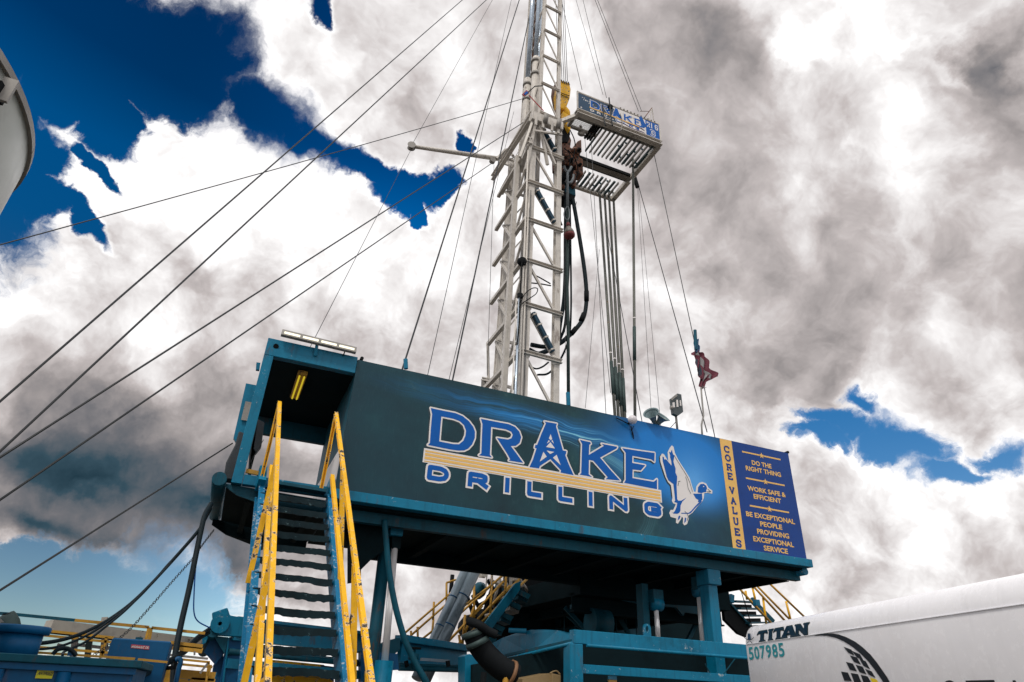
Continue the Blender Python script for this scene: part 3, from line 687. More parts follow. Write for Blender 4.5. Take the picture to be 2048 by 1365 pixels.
gl = thing('globe_lamp', at(1265, 840, YF-.1), 'white round globe lamp at the top edge of the sign', 'lamp')
c = at(1265, 840, YF-.16)
m = MB(); m.lathe(c, (0, 0, 1), [(-.105, .0), (-.1, .035), (-.075, .075), (-.04, .098), (0, .107), (.04, .098), (.075, .075), (.1, .035), (.105, 0)], 24); m.build('globe', GLOBE, gl, smooth=True)
MB().cyl(c+Vector((0, .05, -.02)), c+Vector((0, .2, -.04)), .03).build('mount', BLACK, gl)
MB().tube(spline([at(1262, 853, YF-.06), at(1263, 860, YF-.03), at(1266, 868, YF-.03), at(1267, 878, YF-.03)]), .011, 6).build('wire_tail', BLACK, gl, smooth=True)
MB().tube(spline([at(1268, 852, YF-.06), at(1264, 862, YF-.03), at(1266, 875, YF-.03)]), .008, 6).build('wire_tail', BLACK, gl, smooth=True)
MB().tube(spline([at(1232, 836, YF-.03), at(1245, 842, YF-.05), at(1256, 848, YF-.06)]), .012, 6).build('wire_tail', BLACK, gl, smooth=True)
hn = thing('twin_horn', at(1312, 848, YF+.1), 'pair of flared grey siren horns on top of the doghouse', 'horn')
HORN = mat('horn_grey_blue', (.17, .24, .26), .4, grime=.2)
for (a, b) in (((1311, 850), (1302, 826)), ((1313, 852), (1326, 833))):
    A = at(*a, YF+.1); Bp = at(*b, YF-.1); ax = Bp-A; L = ax.length
    MB().lathe(A, ax, [(0, .045), (L*.35, .06), (L*.65, .09), (L*.85, .13), (L, .19), (L*.99, .18), (L*.6, .07), (0, .03)], 20).build('bell', HORN, hn, smooth=True)
MB().cyl(at(1312, 858, YF+.12), at(1312, 850, YF+.1), .05).build('mount', HORN, hn)
fl = thing('floodlight', at(1353, 860, YF+.1), 'floodlight with black housing on a pale post above the sign', 'floodlight')
MB().cyl(at(1355, 862, YF+.1), at(1350, 815, YF+.1), .028).build('post', GALV, fl, smooth=True)
m = MB(); m.plate([at(1343, 797, YF), at(1355, 787, YF), at(1363, 789, YF), at(1367, 824, YF), at(1356, 832, YF), at(1347, 828, YF)], (0, .1, 0)); m.build('housing', DGLASS, fl, bevel=.008)
m = MB(); m.plate([at(1342, 798, YF-.04), at(1354, 788, YF-.04), at(1355, 792, YF-.04), at(1344, 801, YF-.04)], (0, .03, 0)); m.build('hood', GALV, fl)
for q in ((1346, 805, 1349, 815), (1353, 800, 1356, 814), (1360, 801, 1362, 812)):
    m = MB(); m.plate([at(q[0], q[1], YF-.03), at(q[2], q[1], YF-.03), at(q[2]+1, q[3], YF-.03), at(q[0]+1, q[3], YF-.03)], (0, .025, 0)); m.build('lens', INK_W, fl)
MB().lathe(at(1343, 816, YF-.02), (1, -.3, 0), [(-.03, .0), (-.03, .05), (.03, .05), (.03, 0)], 14).build('knob', GALV, fl)
MB().tube([at(1351, 845, YF+.1), at(1339, 858, YF+.1)], .008, 5).build('stay_wire', WIRE, fl)
# flag on its staff
fg = thing('flag', at(1405, 870, YF+.6), 'wind-twisted stars and stripes flag on a bent staff at the right of the roof', 'flag')
YG = YF+.6
MB().tube([at(1405, 880, YG), at(1403, 850, YG), at(1407, 832, YG), at(1404, 800, YG), at(1402, 775, YG)], .022, 8).build('staff', GALV, fg, smooth=True)
MB().cyl(at(1392, 700, YG), at(1390, 661, YG), .045).build('staff_head', TEALD, fg)
def cloth(rows, n=24, amp=.05, ph=0):
    """rows of left/right image points, cloth hung between them with folds"""
    v, f = [], []; k = 10
    for i, (l, r) in enumerate(rows):
        A, B_ = at(*l, YG), at(*r, YG)
        for j in range(k+1):
            p = A.lerp(B_, j/k); p.y += amp*math.sin(j*1.3+i*.8+ph); v.append(p)
    for i in range(len(rows)-1):
        for j in range(k):
            a = i*(k+1)+j; f.append((a, a+1, a+k+2, a+k+1))
    return v, f, k
def resample(rows, n=4):
    out = []
    for i in range(len(rows)-1):
        for t in range(n):
            out.append(tuple((rows[i][s][0]+(rows[i+1][s][0]-rows[i][s][0])*t/n, rows[i][s][1]+(rows[i+1][s][1]-rows[i][s][1])*t/n) for s in (0, 1)))
    return out+[rows[-1]]
FR = mat('flag_red', (.13, .025, .045), .8, grime=.35); FW = mat('flag_white', (.24, .24, .25), .8, grime=.35); FB = mat('flag_blue', (.03, .10, .20), .8, grime=.4)
def clothpart(name, rows, mats, ph=0, amp=.05):
    v, f, k = cloth(resample(rows), amp=amp, ph=ph)
    m = MB()
    for fi, q in enumerate(f):
        m.cur = int((fi % k)*len(mats)/k) if isinstance(mats, tuple) else 0
        m.f.append(q); m.m.append(m.cur)
    m.v = [tuple(p) for p in v]; return m
M_ = (FR, FR, FW, FR, FR)
clothpart('c', [((1389,675),(1397,680)), ((1389,695),(1398,692)), ((1390,705),(1398,707))], (0,)).build('canton', FB, fg, smooth=True)
clothpart('c', [((1384,705),(1398,702)), ((1385,712),(1402,706)), ((1392,720),(1410,708)), ((1393,735),(1416,722)), ((1397,748),(1420,735)), ((1402,760),(1434,747)), ((1405,768),(1438,752))], M_, .5).build('striped_field', M_, fg, smooth=True)
clothpart('c', [((1401,745),(1425,752)), ((1398,762),(1412,762)), ((1399,772),(1411,775)), ((1404,778),(1412,776))], M_, 1.5, .04).build('striped_field', M_, fg, smooth=True)
clothpart('c', [((1392,718),(1399,722)), ((1393,738),(1402,742)), ((1399,752),(1404,756))], (0,), 1.0, .03).build('canton', mat('flag_shadow_fold', (.03, .045, .07), .8), fg, smooth=True)  # fold strip beside the stripes, fold shade put into its dark cloth colour
for (a, b, r, c) in (((812, 738), (811, 719), .045, 'short teal pipe stub on the roof edge left of the mast'), ((1137, 812), (1136, 786), .05, 'short turquoise stub at the foot of the hanging service pipe')):
    tag(MB().cyl(at(*a, YF+.2), at(*b, YF+.2), r).build('pipe_stub', TEAL), c, 'pipe stub')

# ================================================================== front stairs
st = thing('front_stairs', V(1.2, 6.2, -EYE), 'steep teal stairs with chipped yellow handrails leading up to the porch', 'stairs')
def sp(side, Y):        # point on the stringer centre line at depth Y (eye-based)
    xr, xl, z = 1.41+(11.65-Y)*.0945, .21+(11.65-Y)*.0945, 3.06-(11.65-Y)*1.063
    return V(xr if side > 0 else xl, Y, z)
for s in (-1, 1):
    a, b = sp(s, 11.62), sp(s, 7.0); d = (b-a)
    a = a-Vector((s*.03, 0, .14)); b = b-Vector((s*.03, 0, .14))
    MB().chan(a, b, .10, .27, .02, flip=-s if s < 0 else -1).build('stringer', TEALW, st)
n = 18
for k in range(n):
    Y = 11.45-k*.2225; a, b = sp(-1, Y)+Vector((.02, 0, -.06)), sp(1, Y)+Vector((-.10, 0, -.06))
    m = MB()
    dz = random.uniform(-.012, .012)
    # worn plank with a serrated, slightly bent nose
    nx = 26; top = []; bot = []
    for i in range(nx+1):
        t = i/nx; p = a.lerp(b, t); w = .005*math.sin(t*5+k)+.005*random.uniform(-1, 1)
        top.append((p+Vector((0, -.10, .026+w)), p+Vector((0, .13, .022)), p+Vector((0, .13, -.022)), p+Vector((0, -.10, -.068+w*2.2))))
    m.quad_grid(top); m.build('tread', TEALD if False else TREAD, st)
def rail(side, Y):      # centre line of the top rail
    xr = 1.216+(11.36-Y)*.0959; z = 4.41-(11.36-Y)*1.064
    return V(xr if side > 0 else xr-1.0, Y, z)
def mid(side, Y):
    xr = 1.30+(10.9-Y)*.083; z = 3.10-(10.9-Y)*1.03
    return V(xr if side > 0 else xr-.98, Y, z)
for s in (-1, 1):
    MB().chan(rail(s, 11.38), rail(s, 6.2), .062, .062, .012, flip=s).build('top_rail', YEL, st)
    MB().chan(mid(s, 10.95), mid(s, 6.2), .062, .062, .012, flip=s).build('middle_rail', YEL, st)
    # end post from the apex down to the porch, with its flat foot
    q = rail(s, 11.36); foot = V(q.x+.0*s, 11.5, 3.0)
    MB().chan(q-Vector((0, 0, .02)), foot, .06, .06, .012, up=(1, 0, 0), flip=1).build('post', YEL, st)
    m = MB(); m.plate([q+Vector((.02*s, .02, -.30)), q+Vector((.02*s, .10, -.42)), q+Vector((.02*s, .15, -1.0)), q+Vector((.02*s, .08, -1.12)), q+Vector((.02*s, .0, -.75))], (.012, 0, 0)); m.build('end_plate', YEL, st)
    for Yp in (10.05, 8.55, 7.4):
        t = rail(s, Yp+.02); b_ = sp(s, Yp)+Vector((s*.03, 0, -.12)); MB().chan(t-Vector((0, 0, .03)), b_, .075, .03, .01, up=(0, 1, 0)).build('post', YEL, st)
m = MB(); m.beam(sp(-1, 11.5)+Vector((.0, 0, .06)), sp(-1, 11.75)+Vector((0, 0, .1)), .12, .25); m.build('hook_bracket', TEAL, st)
m = MB(); m.beam(sp(1, 11.5)+Vector((.0, 0, .0)), sp(1, 11.8)+Vector((0, 0, .05)), .1, .2); m.build('hook_bracket', TEAL, st)
m = MB(); m.beam(V(.36, 11.5, 3.02), V(1.3, 11.5, 3.0), .3, .05); m.build('landing_plate', TEALD, st)


# ================================================================== mast
mast = thing('derrick_mast', V(7.2, 16.7, 2.95), 'white lattice drilling mast rising behind the doghouse out of the top of the picture', 'derrick mast')
ZB = [8.94+1.668*k for k in range(-3, 7)]     # level of the horizontal members, eye-based: 2.27 .. 18.95
XN, XLm, YN, YFm = 7.72, 6.68, 15.5, 17.9
LEG = [(XN, YN), (XLm, YN), (XLm+.05, YFm), (XN, YFm)]
def leg(x, y, z0, z1, w, x2=None, y2=None):
    m = MB(); a = V(x, y, z0); b = V(x2 if x2 is not None else x, y2 if y2 is not None else y, z1)
    m.ibeam(a, b, w*.85, w, .035, up=(0, 1, 0)); return m.build('leg', WHITE, mast, bevel=.004)
leg(XN, YN, 2.95, 19.0, .22, 7.80); leg(XLm, YN, 2.95, 19.0, .26, 6.74); leg(XLm+.05, YFm, 2.95, 18.9, .22, 6.9); leg(XN-.02, YFm, 2.95, 18.9, .18, 7.72)
for k, z in enumerate(ZB):
    t = (z+.5)/19.5; xl, xn = XLm+.06*t, XN+.08*t
    MB().chan(V(xl-.16, YN-.16, z+.02), V(xn+.14, YN-.16, z-.02), .10, .13, .02, flip=1).build('crossbar', WHITE, mast, bevel=.003)
    MB().chan(V(xl-.20, YN-.20, z), V(xl-.17, YFm+.38, z), .13, .12, .02, flip=1).build('crossbar', WHITE, mast, bevel=.003)
    if k > 0: MB().beam(V(xl, YFm-.1, z), V(xn, YFm-.1, z), .07, .09).build('crossbar', WHITE, mast)
    for gx, gy in ((xl, YN-.135), (xn-.04, YN-.135)):
        MB().plate([V(gx-.13, gy, z-.16), V(gx+.13, gy, z-.12), V(gx+.13, gy, z+.12), V(gx-.13, gy, z+.17)], (0, .015, 0)).build('gusset_plate', WHITE, mast)
    if k < len(ZB)-1:
        MB().beam(V(xl-.05, YN+.12, z+.1), V(xl-.05, YFm-.1, ZB[k+1]-.1), .035, .035).build('brace', GALV, mast)
        z1 = ZB[k+1]
        MB().beam(V(xl+.08, YN-.02, z1-.12), V(xn-.08, YN-.02, z+.12), .07, .07).build('brace', WHITE, mast)
        ym = (YN+YFm)/2
        MB().beam(V(xl-.06, YN+.1, z1-.1), V(xl-.06, ym, z+.1), .07, .08).build('brace', WHITE, mast)
        MB().beam(V(xl-.06, YFm-.1, z1-.1), V(xl-.06, ym, z+.1), .07, .08).build('brace', WHITE, mast)
        if k > 3: MB().beam(V(xl+.1, YFm-.06, z+.1), V(xn-.1, YFm-.06, z1-.1), .05, .05).build('brace', WHITE, mast)
# outward stay at the bottom left of the side face
MB().beam(V(XLm-.17, YFm+.3, ZB[4]), at(977, 772, YFm+.6), .08, .08).build('brace', WHITE, mast, label='sloping stay at the foot of the side face')
MB().ibeam(at(964, 758, YFm+.6), at(1010, 766, YFm), .1, .12).build('crossbar', WHITE, mast)
MB().ibeam(at(968, 760, YFm+.6), at(966, 800, YFm+.6), .14, .14).build('brace', GALV, mast)
# second inner column beside the near left leg, with pipes and cables along it
MB().beam(V(6.28, 16.0, 3), V(6.5, 16.3, 17.6), .16, .16).build('inner_column', WHITE, mast)
MB().beam(V(7.05, 16.9, 2.9), V(7.15, 16.9, 17.6), .12, .12).build('inner_column', GALV, mast)
for dx, r, z0, z1, mt in ((0, .028, 3, 17, WHITE), (.09, .022, 3, 14.6, WHITE), (-.10, .035, 3, 10.9, LBLUE), (-.2, .022, 2.5, 10.7, WHITE), (.16, .014, 3, 15.2, WIRE)):
    MB().tube([V(6.50+dx, 15.3, z0), V(6.50+dx, 15.3, z1)], r, 8).build('service_pipe', mt, mast, smooth=True)
MB().lathe(V(6.42, 15.3, 10.75), (0, 0, 1), [(0, 0), (0, .09), (.14, .09), (.14, 0)], 12).build('clamp', BLACK, mast)
# blue cased light fixtures tied along some diagonals
for k in (4, 7, 9):
    z, z1 = ZB[k-1+0], ZB[k]
    a, b = V(XLm+.22, YN-.12, z1-.22), V(XN-.12, YN-.12, z+.26)
    MB().beam(a, b, .15, .12).build('light_fixture', FIXM, mast, bevel=.01)
    d = (b-a)
    for s in (.04, .3, .62, .93): MB().beam(a+d*s+Vector((0, -.005, 0)), a+d*(s+.035)+Vector((0, -.005, 0)), .175, .14).build('fixture_strap', WHITE, mast)
# ladder up the side face
ys = 16.95
for y in (ys-.2, ys+.2): MB().tube([V(6.55, y, 2.6), V(6.72, y, 18.5)], .018, 6).build('ladder_rail', WHITE, mast)
rungs = None
for i in range(52):
    z = 3.1+i*.3; x = 6.55+.17*(z-1)/17.5
    if rungs is None:
        rungs = MB().tube([V(x, ys-.2, z), V(x, ys+.2, z)], .012, 5).build('ladder_rung', WHITE, mast)
    else:
        r = rungs.copy(); COL.objects.link(r); r.parent = mast; r.location = rungs.location+Vector((.17*.3/17.5*i, 0, .3*i))
# junction box and coiled cables on the face
c = at(1046, 522, YN-.3)
MB().lathe(c, (0, 1, .2), [(0, 0), (0, .14), (.12, .16), (.2, .1), (.2, 0)], 12).build('cable_coil', BLACK, mast, smooth=True)
MB().tube(spline([at(x, y, YN-.25) for x, y in [(1040,608),(1050,588),(1065,577),(1075,578),(1072,588),(1058,598),(1046,606),(1040,612)]]), .016, 6).build('hanging_cable', BLACK, mast, smooth=True)
MB().tube(spline([at(x, y, YN-.28) for x, y in [(1044,520),(1042,560),(1040,600),(1038,650),(1034,690)]]), .022, 6).build('hanging_cable', BLACK, mast, smooth=True)
for q in ([(1058,545),(1080,556),(1101,568)], [(1058,566),(1080,568),(1102,572)]):
    MB().tube([at(x, y, YN+.1) for x, y in q], .022, 6).build('tension_strap', BLACK, mast)
# crossover beam where the upper section telescopes out
MB().beam(at(1062, 233, YN-.35), at(1124, 256, YN-.35), .22, .40).build('crossover_beam', WHITE, mast, bevel=.01)
MB().beam(at(1070, 262, YN-.40), at(1124, 268, YN-.40)+Vector((0, 0, -.05)), .07, .07).build('crossover_rod', WHITE, mast)
for x in (1072, 1086, 1104, 1117):
    q = at(x, 236+(x-1062)*.37, YN-.47); MB().beam(q-Vector((0, 0, .28)), q+Vector((0, 0, .24)), .09, .05, up=(0, 1, 0)).build('clamp', WHITE, mast)
for x in (1090, 1116):
    q = at(x, 240+(x-1062)*.37, YN-.5); MB().cyl(q+Vector((0, 0, .1)), q+Vector((0, -.12, .42)), .09).build('guide_roller', GALV, mast, smooth=True)
MB().ibeam(at(1060, 238, YN-.3), at(985, 357, YFm+.3), .16, .28).build('crossover_beam', WHITE, mast, bevel=.006)
MB().ibeam(at(1062, 240, YN-.3)+Vector((0, 0, -1.0)), at(1003, 385, YFm+.5), .16, .24).build('crossover_beam', WHITE, mast, bevel=.006)
MB().beam(at(1062, 285, YN-.3), at(1046, 318, YN+.3), .12, .12).build('brace', WHITE, mast)
for a, b in (((1065,245),(1040,315)), ((1070,250),(1052,340)), ((1080,250),(1095,330)), ((1078,255),(1110,330))):
    MB().beam(at(*a, YN-.3), at(*b, YN-.1), .10, .09).build('brace', WHITE, mast)
# upper section (telescoped), narrower, leaning very slightly
U = [(7.82, 15.65, 8.02), (7.00, 15.65, 7.32), (7.02, 17.35, 7.30), (7.80, 17.35, 7.98)]
for (x, y, x2) in U: leg(x, y, 17.3, 34.0, .15, x2, y+.1)
for k in range(9):
    z = 19.5+1.65*k; t = (z-17.3)/16.7
    xn, xl = 7.82+.2*t, 7.00+.32*t
    MB().chan(V(xl, 15.58, z+.03), V(xn, 15.58, z-.05), .08, .10, .015, flip=1).build('crossbar', WHITE, mast)
    MB().beam(V(xl, 17.3, z), V(xn, 17.3, z), .06, .07).build('crossbar', WHITE, mast)
    MB().beam(V(xl-.02, 15.65, z), V(xl-.02, 17.4, z), .06, .07).build('crossbar', WHITE, mast)
    MB().beam(V(xl+.05, 15.62, z+1.6), V(xn-.05, 15.62, z+.05), .045, .05).build('brace', WHITE, mast)
    MB().beam(V(xl-.02, 15.75, z+1.6), V(xl-.02, 17.3, z+.05), .045, .05).build('brace', WHITE, mast)
for x, y, r, z0, z1, mt in ((7.00, 16.15, .15, 17.5, 23.3, WHITE), (6.92, 16.75, .15, 17.5, 22.6, WHITE), (7.05, 16.15, .10, 23.3, 34, LBLUE), (6.97, 16.75, .10, 22.6, 34, LBLUE), (7.45, 16.9, .09, 17.5, 34, LBLUE), (7.3, 17.1, .10, 19, 34, RUST)):
    MB().cyl(V(x, y, z0), V(x+.16*(z1-17)/17, y, z1), r, 14).build('telescoping_cylinder' if mt != RUST else 'brown_column', mt, mast, smooth=True)
for x, y, z in ((7.0, 16.15, 22.2), (7.0, 16.15, 23.0), (6.93, 16.75, 21.3), (6.93, 16.75, 22.2)):
    MB().lathe(V(x+.03, y, z), (0, 0, 1), [(0, .15), (0, .185), (.12, .185), (.12, .15)], 16).build('cylinder_collar', GALV, mast, smooth=True)

arm = thing('outrigger_arm', at(1005, 318, 18.6), 'long grey arm with a sheave at its tip sticking out left from the mast', 'outrigger arm')
a, b = at(823, 293, 18.6), at(1003, 319, 18.6)
MB().tube([a, a.lerp(b, .5), b], [.075, .09, .10], 10).build('boom', WHITE, arm, smooth=True)
MB().lathe(a, (.2, 1, 0), [(-.10, 0), (-.10, .16), (-.05, .13), (.05, .13), (.10, .16), (.10, 0)], 16).build('sheave', GALV, arm)
MB().lathe(at(985, 322, 18.5), (0, 1, 0), [(-.08, 0), (-.08, .12), (.08, .12), (.08, 0)], 14).build('sheave', GALV, arm)
MB().beam(a, at(827, 287, 18.6), .10, .08).build('shackle', GALV, arm)
for q in ((995, 318, 1012, 300), (998, 322, 1018, 330), (1004, 316, 1024, 322), (1012, 300, 1026, 312)):
    MB().beam(at(q[0], q[1], 18.5), at(q[2], q[3], 18.2), .12, .10).build('pivot_bracket', WHITE, arm)
MB().beam(at(1005, 312, 18.5), at(1030, 288, 18.0), .14, .12).build('pivot_bracket', GALV, arm)

# ================================================================== monkey board
ZM, YM = 19.5, 14.9
mb_ = thing('monkey_board', V(10, 16.7, ZM), 'racking board with pipe fingers and a banner, cantilevered right of the mast', 'racking board')
X0, X1, Y0, Y1 = 8.32, 12.08, 14.95, 18.55
MB().chan(V(X0-.05, Y0, ZM-.02), V(X1, Y0, ZM-.02), .22, .22, .03, flip=1).build('edge_beam', WHITE, mb_)
MB().beam(V(X0, Y0+.18, ZM+.0), V(X1, Y0+.18, ZM+.0), .28, .04).build('walkway', GALV, mb_)
MB().chan(V(X1-.04, Y0+.1, ZM), V(X1-.04, 17.05, ZM), .20, .20, .03, flip=1).build('edge_beam', WHITE, mb_)
MB().chan(V(X1-.04, 17.25, ZM), V(X1-.04, Y1, ZM), .20, .20, .03, flip=1).build('edge_beam', WHITE, mb_)
MB().beam(V(9.6, Y1, ZM), V(X1, Y1, ZM), .14, .18).build('edge_beam', WHITE, mb_)
MB().beam(V(X0-.75, Y0+.9, ZM-.25), V(X0+.05, Y0+.12, ZM-.05), .14, .16).build('edge_beam', WHITE, mb_)
MB().beam(V(X0, Y0+.08, ZM), V(X0, Y0+.75, ZM), .12, .14).build('edge_beam', GALV, mb_)
MB().beam(V(X0+.1, Y0+.72, ZM-.02), V(9.55, Y0+.72, ZM-.02), .1, .12).build('edge_beam', GALV, mb_)
# diving board in the middle
MB().beam(V(9.05, 17.15, ZM), V(X1, 17.15, ZM), .10, .26, up=(0, 1, 0)).build('diving_board', GALV, mb_)
for y in (16.98, 17.32): MB().beam(V(8.95, y, ZM+.03), V(X1, y, ZM+.03), .06, .13).build('diving_board_edge', BLACK, mb_)
MB().beam(V(8.95, 16.95, ZM+.05), V(8.95, 17.35, ZM+.05), .08, .15).build('diving_board_edge', BLACK, mb_)
q = V(9.2, 17.1, ZM-.14); MB().plate([q, q+Vector((.2, 0, 0)), q+Vector((.2, .12, 0)), q+Vector((0, .12, 0))], (0, 0, -.01)).build('label_plate', INK_W, mb_)
f0 = None
for side, y0, y1 in ((0, 15.12, 16.55), (1, 17.55, 18.5)):
    for i in range(13 if side == 0 else 11):
        x = 9.55+i*.19 if side == 0 else 9.72+i*.20
        if side == 1: y1_ = 18.45
        m = MB(); L0 = y0+(0 if side == 0 else .0)
        m.beam(V(x, L0, ZM-.02), V(x, y1 if side == 0 else y1_, ZM-.02), .045, .10)
        m.build('finger', GALV if i % 3 else PIPEG, mb_)
        if i > 5 or side: MB().beam(V(x+.09, y1-.9+.25*((i*5) % 3), ZM+.05), V(x+.10, y1, ZM+.05), .03, .05).build('latch_rod', TEALD, mb_)
        for j in range(5 if side == 0 else 4):
            if (i*7+j*3) % 4 == 0 and i > 5:
                y = y0+.2+j*.25; MB().beam(V(x-.05, y, ZM+.09), V(x+.06, y+.05, ZM+.12), .05, .06).build('finger_latch', TEALD, mb_)
for i in range(3): MB().beam(V(9.18+i*.12, 15.2, ZM-.03), V(9.18+i*.12, 15.95, ZM-.03), .07, .12).build('finger', BLACK, mb_)
# mesh walkway: bars
gm = MB()
for i in range(22):
    x = X0+.12+i*.045; gm.beam(V(x, Y0+.22, ZM+.02), V(x, Y0+.70, ZM+.02), .008, .02)
for i in range(9):
    y = Y0+.24+i*.055; gm.beam(V(X0+.1, y, ZM+.03), V(X0+1.1, y, ZM+.03), .008, .015)
o = gm.build('walkway_mesh', GALV, mb_); o['kind'] = 'stuff'
# banner frame and rails
for z in (ZM+.12, ZM+1.02): MB().beam(V(X0-.04, Y0-.06, z-.0), V(X1-.05, Y0-.06, z), .05, .05).build('banner_rail', WHITE, mb_)
for x in (X0-.02, X1-.06): MB().beam(V(x, Y0-.06, ZM), V(x, Y0-.06, ZM+1.05), .06, .06).build('banner_post', WHITE, mb_)
for i in range(11): 
    x = 10.2+i*.16; MB().cyl(V(x, Y0-.1, ZM+1.03), V(x, Y0-.04, ZM+1.08), .03, 6).build('banner_clip', GALV, mb_)
for q in ((X1-.3, .9, X1-.3, 1.7), (X1-.1, .1, X1-.1, 1.7)): pass
a = at(1298, 240, 15.2); b = at(1304, 216, 15.2); c = at(1307, 242, 15.4)
MB().tube([a, b], .02, 6).build('guard_rail', WHITE, mb_); MB().tube([b, at(1309, 252, 15.3)], .02, 6).build('guard_rail', WHITE, mb_); MB().tube([at(1280, 223, 15.2), at(1298, 223, 15.2)], .012, 5).build('guard_rail', RUST, mb_)
MB().tube([at(1287, 238, 15.2), b], .02, 6).build('guard_rail', RUST, mb_)
BZ0, BZ1, BX0, BX1 = ZM+.05+.06, ZM+.05+.88, X0-.01, X1-.11
BF = Face(V(BX0, Y0-.09, BZ0), (1, 0, 0), (0, 0, 1)); BW, BH = BX1-BX0, BZ1-BZ0
ban = MB().plate([BF.p(0, 0), BF.p(BW, 0), BF.p(BW, BH), BF.p(0, BH)], (0, .02, 0)).build('banner', INK_W, mb_)
w1 = BW*.83
jag = [(0, 0), (BW*.46, 0), (BW*.44, BH*.25), (BW*.50, BH*.5), (BW*.45, BH*.78), (BW*.40, BH), (0, BH)]
BANB = mat('banner_flag_blue', (.002, .045, .11), .5, grime=.2)
BF.lay(MB(), region([jag]), .004).build('banner_field', BANB, ban)
BF.lay(MB(), region([[(w1, 0), (BW, 0), (BW, BH), (w1, BH)]]), .004).build('banner_field', INK_B, ban)
for k in range(24):
    x = .12+(k*.37) % (BW*.42-.2); y = .08+((k*5) % 7)/7*(BH-.14)
    BF.lay(MB(), region([star(x, y, .035+.02*(k % 3 == 0))]), .006).build('banner_star', INK_W, ban)
for k in range(3):
    pts = [(BW*.48+i*.15, BH*(.12+.22*k)+.03*math.sin(i*1.1+k)-.012*i) for i in range(9) if BW*.48+i*.15 < w1-.03]
    if k < 2: BF.lay(MB(), region(strip(pts, .05)), .005).build('banner_stripe', mat('banner_purple', (.05, .02, .09), .5) if k == 0 else bpy.data.materials['banner_purple'], ban)
lx0 = 3.03; lx1 = 8.16; lz0 = 4.17; sx = (BW*.62)/(lx1-lx0); sz = (BH*.52)/(.85)
def tob(pts): return [(BW*.14+(x-lx0)*sx, BH*.34+(z-lz0)*sz) for x, z in pts]
for ch in 'DRAKE':
    poly, holes = LET[ch]; pp = tob(poly)
    BF.lay(MB(), region(strip(pp, .05, True)), .008).build('letter_outline', INK_W, ban)
    BF.lay(MB(), region([pp], [tob(h) for h in holes]), .010).build('letter', INK_B, ban)
BF.lay(MB(), region([[(BW*.13, BH*.29), (BW*.74, BH*.29), (BW*.74, BH*.36), (BW*.13, BH*.36)]]), .011).build('banner_underline', INK_O, ban)
for i, ch in enumerate('DRILLING'):
    x = BW*.14+i*BW*.079; BF.lay(MB(), region(glyph(ch, x, BH*.10, x+BW*(.045 if ch != 'I' else .03), BH*.25, .035)), .009).build('letter', INK_W if i < 4 else INK_B, ban)
dk = [(1+(x-9.0)*.62, z) for x, z in [(9.0, 4.5)]]
dd = fpts(O5, S5, [(330,85),(520,450),(665,790),(740,655),(850,665),(945,800),(820,810),(790,940),(580,1150),(480,1165),(310,1065),(390,980),(315,690),(180,210),(275,330)])
mx = min(p[0] for p in dd); mz = min(p[1] for p in dd)
BF.lay(MB(), region([[(BW*.745+(x-mx)*.36, BH*.36+(z-mz)*.42) for x, z in dd]]), .009).build('duck_emblem', INK_B, ban)
for i, ch in enumerate('RIG'):
    x = w1+.05+i*.19; BF.lay(MB(), region(glyph(ch, x, BH*.56, x+(.15 if ch != 'I' else .08), BH*.92, .045)), .008).build('letter', INK_W, ban)
BF.lay(MB(), region(glyph('3', w1+.14, BH*.05, w1+.45, BH*.48, .11)), .007).build('numeral_outline', INK_W, ban)
BF.lay(MB(), region(glyph('3', w1+.175, BH*.09, w1+.415, BH*.44, .045)), .009).build('numeral', INK_B, ban)
# ropes slung over the banner
for q in ([(1205,210),(1207,225),(1209,245),(1212,252)], [(1218,196),(1220,215),(1222,235),(1225,252)]):
    MB().tube(spline([at(x, y, Y0-.18) for x, y in q]), .028, 6).build('slung_rope', WIRE, mb_, smooth=True)
MB().lathe(at(1222, 212, Y0-.2), (0, 1, 0), [(0, 0), (0, .10), (.1, .10), (.1, 0)], 10).build('pulley', BLACK, mb_)
MB().tube(spline([at(x, y, Y0-.12) for x, y in [(1240,228),(1244,240),(1243,258),(1238,262)]]), .02, 5).build('slung_rope', GALV, mb_, smooth=True)

shv = thing('snatch_block', at(1163, 264, 15.7), 'small round pulley block hanging under the left end of the racking board', 'pulley block')
MB().lathe(at(1163, 266, 15.7), (.3, 1, 0), [(-.06, 0), (-.06, .15), (-.02, .12), (.02, .12), (.06, .15), (.06, 0)], 18).build('sheave', GALV, shv)
MB().beam(at(1161, 252, 15.7), at(1163, 264, 15.7), .08, .06).build('hook', BLACK, shv)
MB().cyl(at(1268, 352, 17.2), at(1275, 375, 17.2), .09).build('x', BLACK)
bpy.data.objects['x'].name = 'air_hoist_block'; tag(bpy.data.objects['air_hoist_block'], 'dark hoist block hanging at the back right corner of the racking board', 'hoist block')

# racked pipe
def pipe_stand(pt, pb, Yb, r, label, group, tj):
    top = atz(pt[0], pt[1], ZM+EYE); mid_ = at(pb[0], pb[1], Yb); d = mid_-top
    bot = top+d*((3.0+EYE-top.z)/d.z); top2 = top-d*.03
    o = thing('drill_pipe', bot, label, 'drill pipe', group)
    MB().tube([bot, top2], r, 10).build('pipe_body', PIPE, o, smooth=True)
    for t in tj:
        a = bot.lerp(top2, t); b = bot.lerp(top2, t+.035); c = bot.lerp(top2, t-.045)
        MB().tube([c, a, b], r*1.25, 10).build('tool_joint', PIPEG, o, smooth=True)
        e = bot.lerp(top2, t+.055); f_ = bot.lerp(top2, t+.058); MB().tube([e, f_], r*1.06, 10).build('paint_ring', INK_W, o, smooth=True)
LB = ('leftmost of the four drill pipes racked together under the board', 'second from left of the four racked drill pipes', 'third from left of the four racked drill pipes', 'rightmost of the four drill pipes racked together')
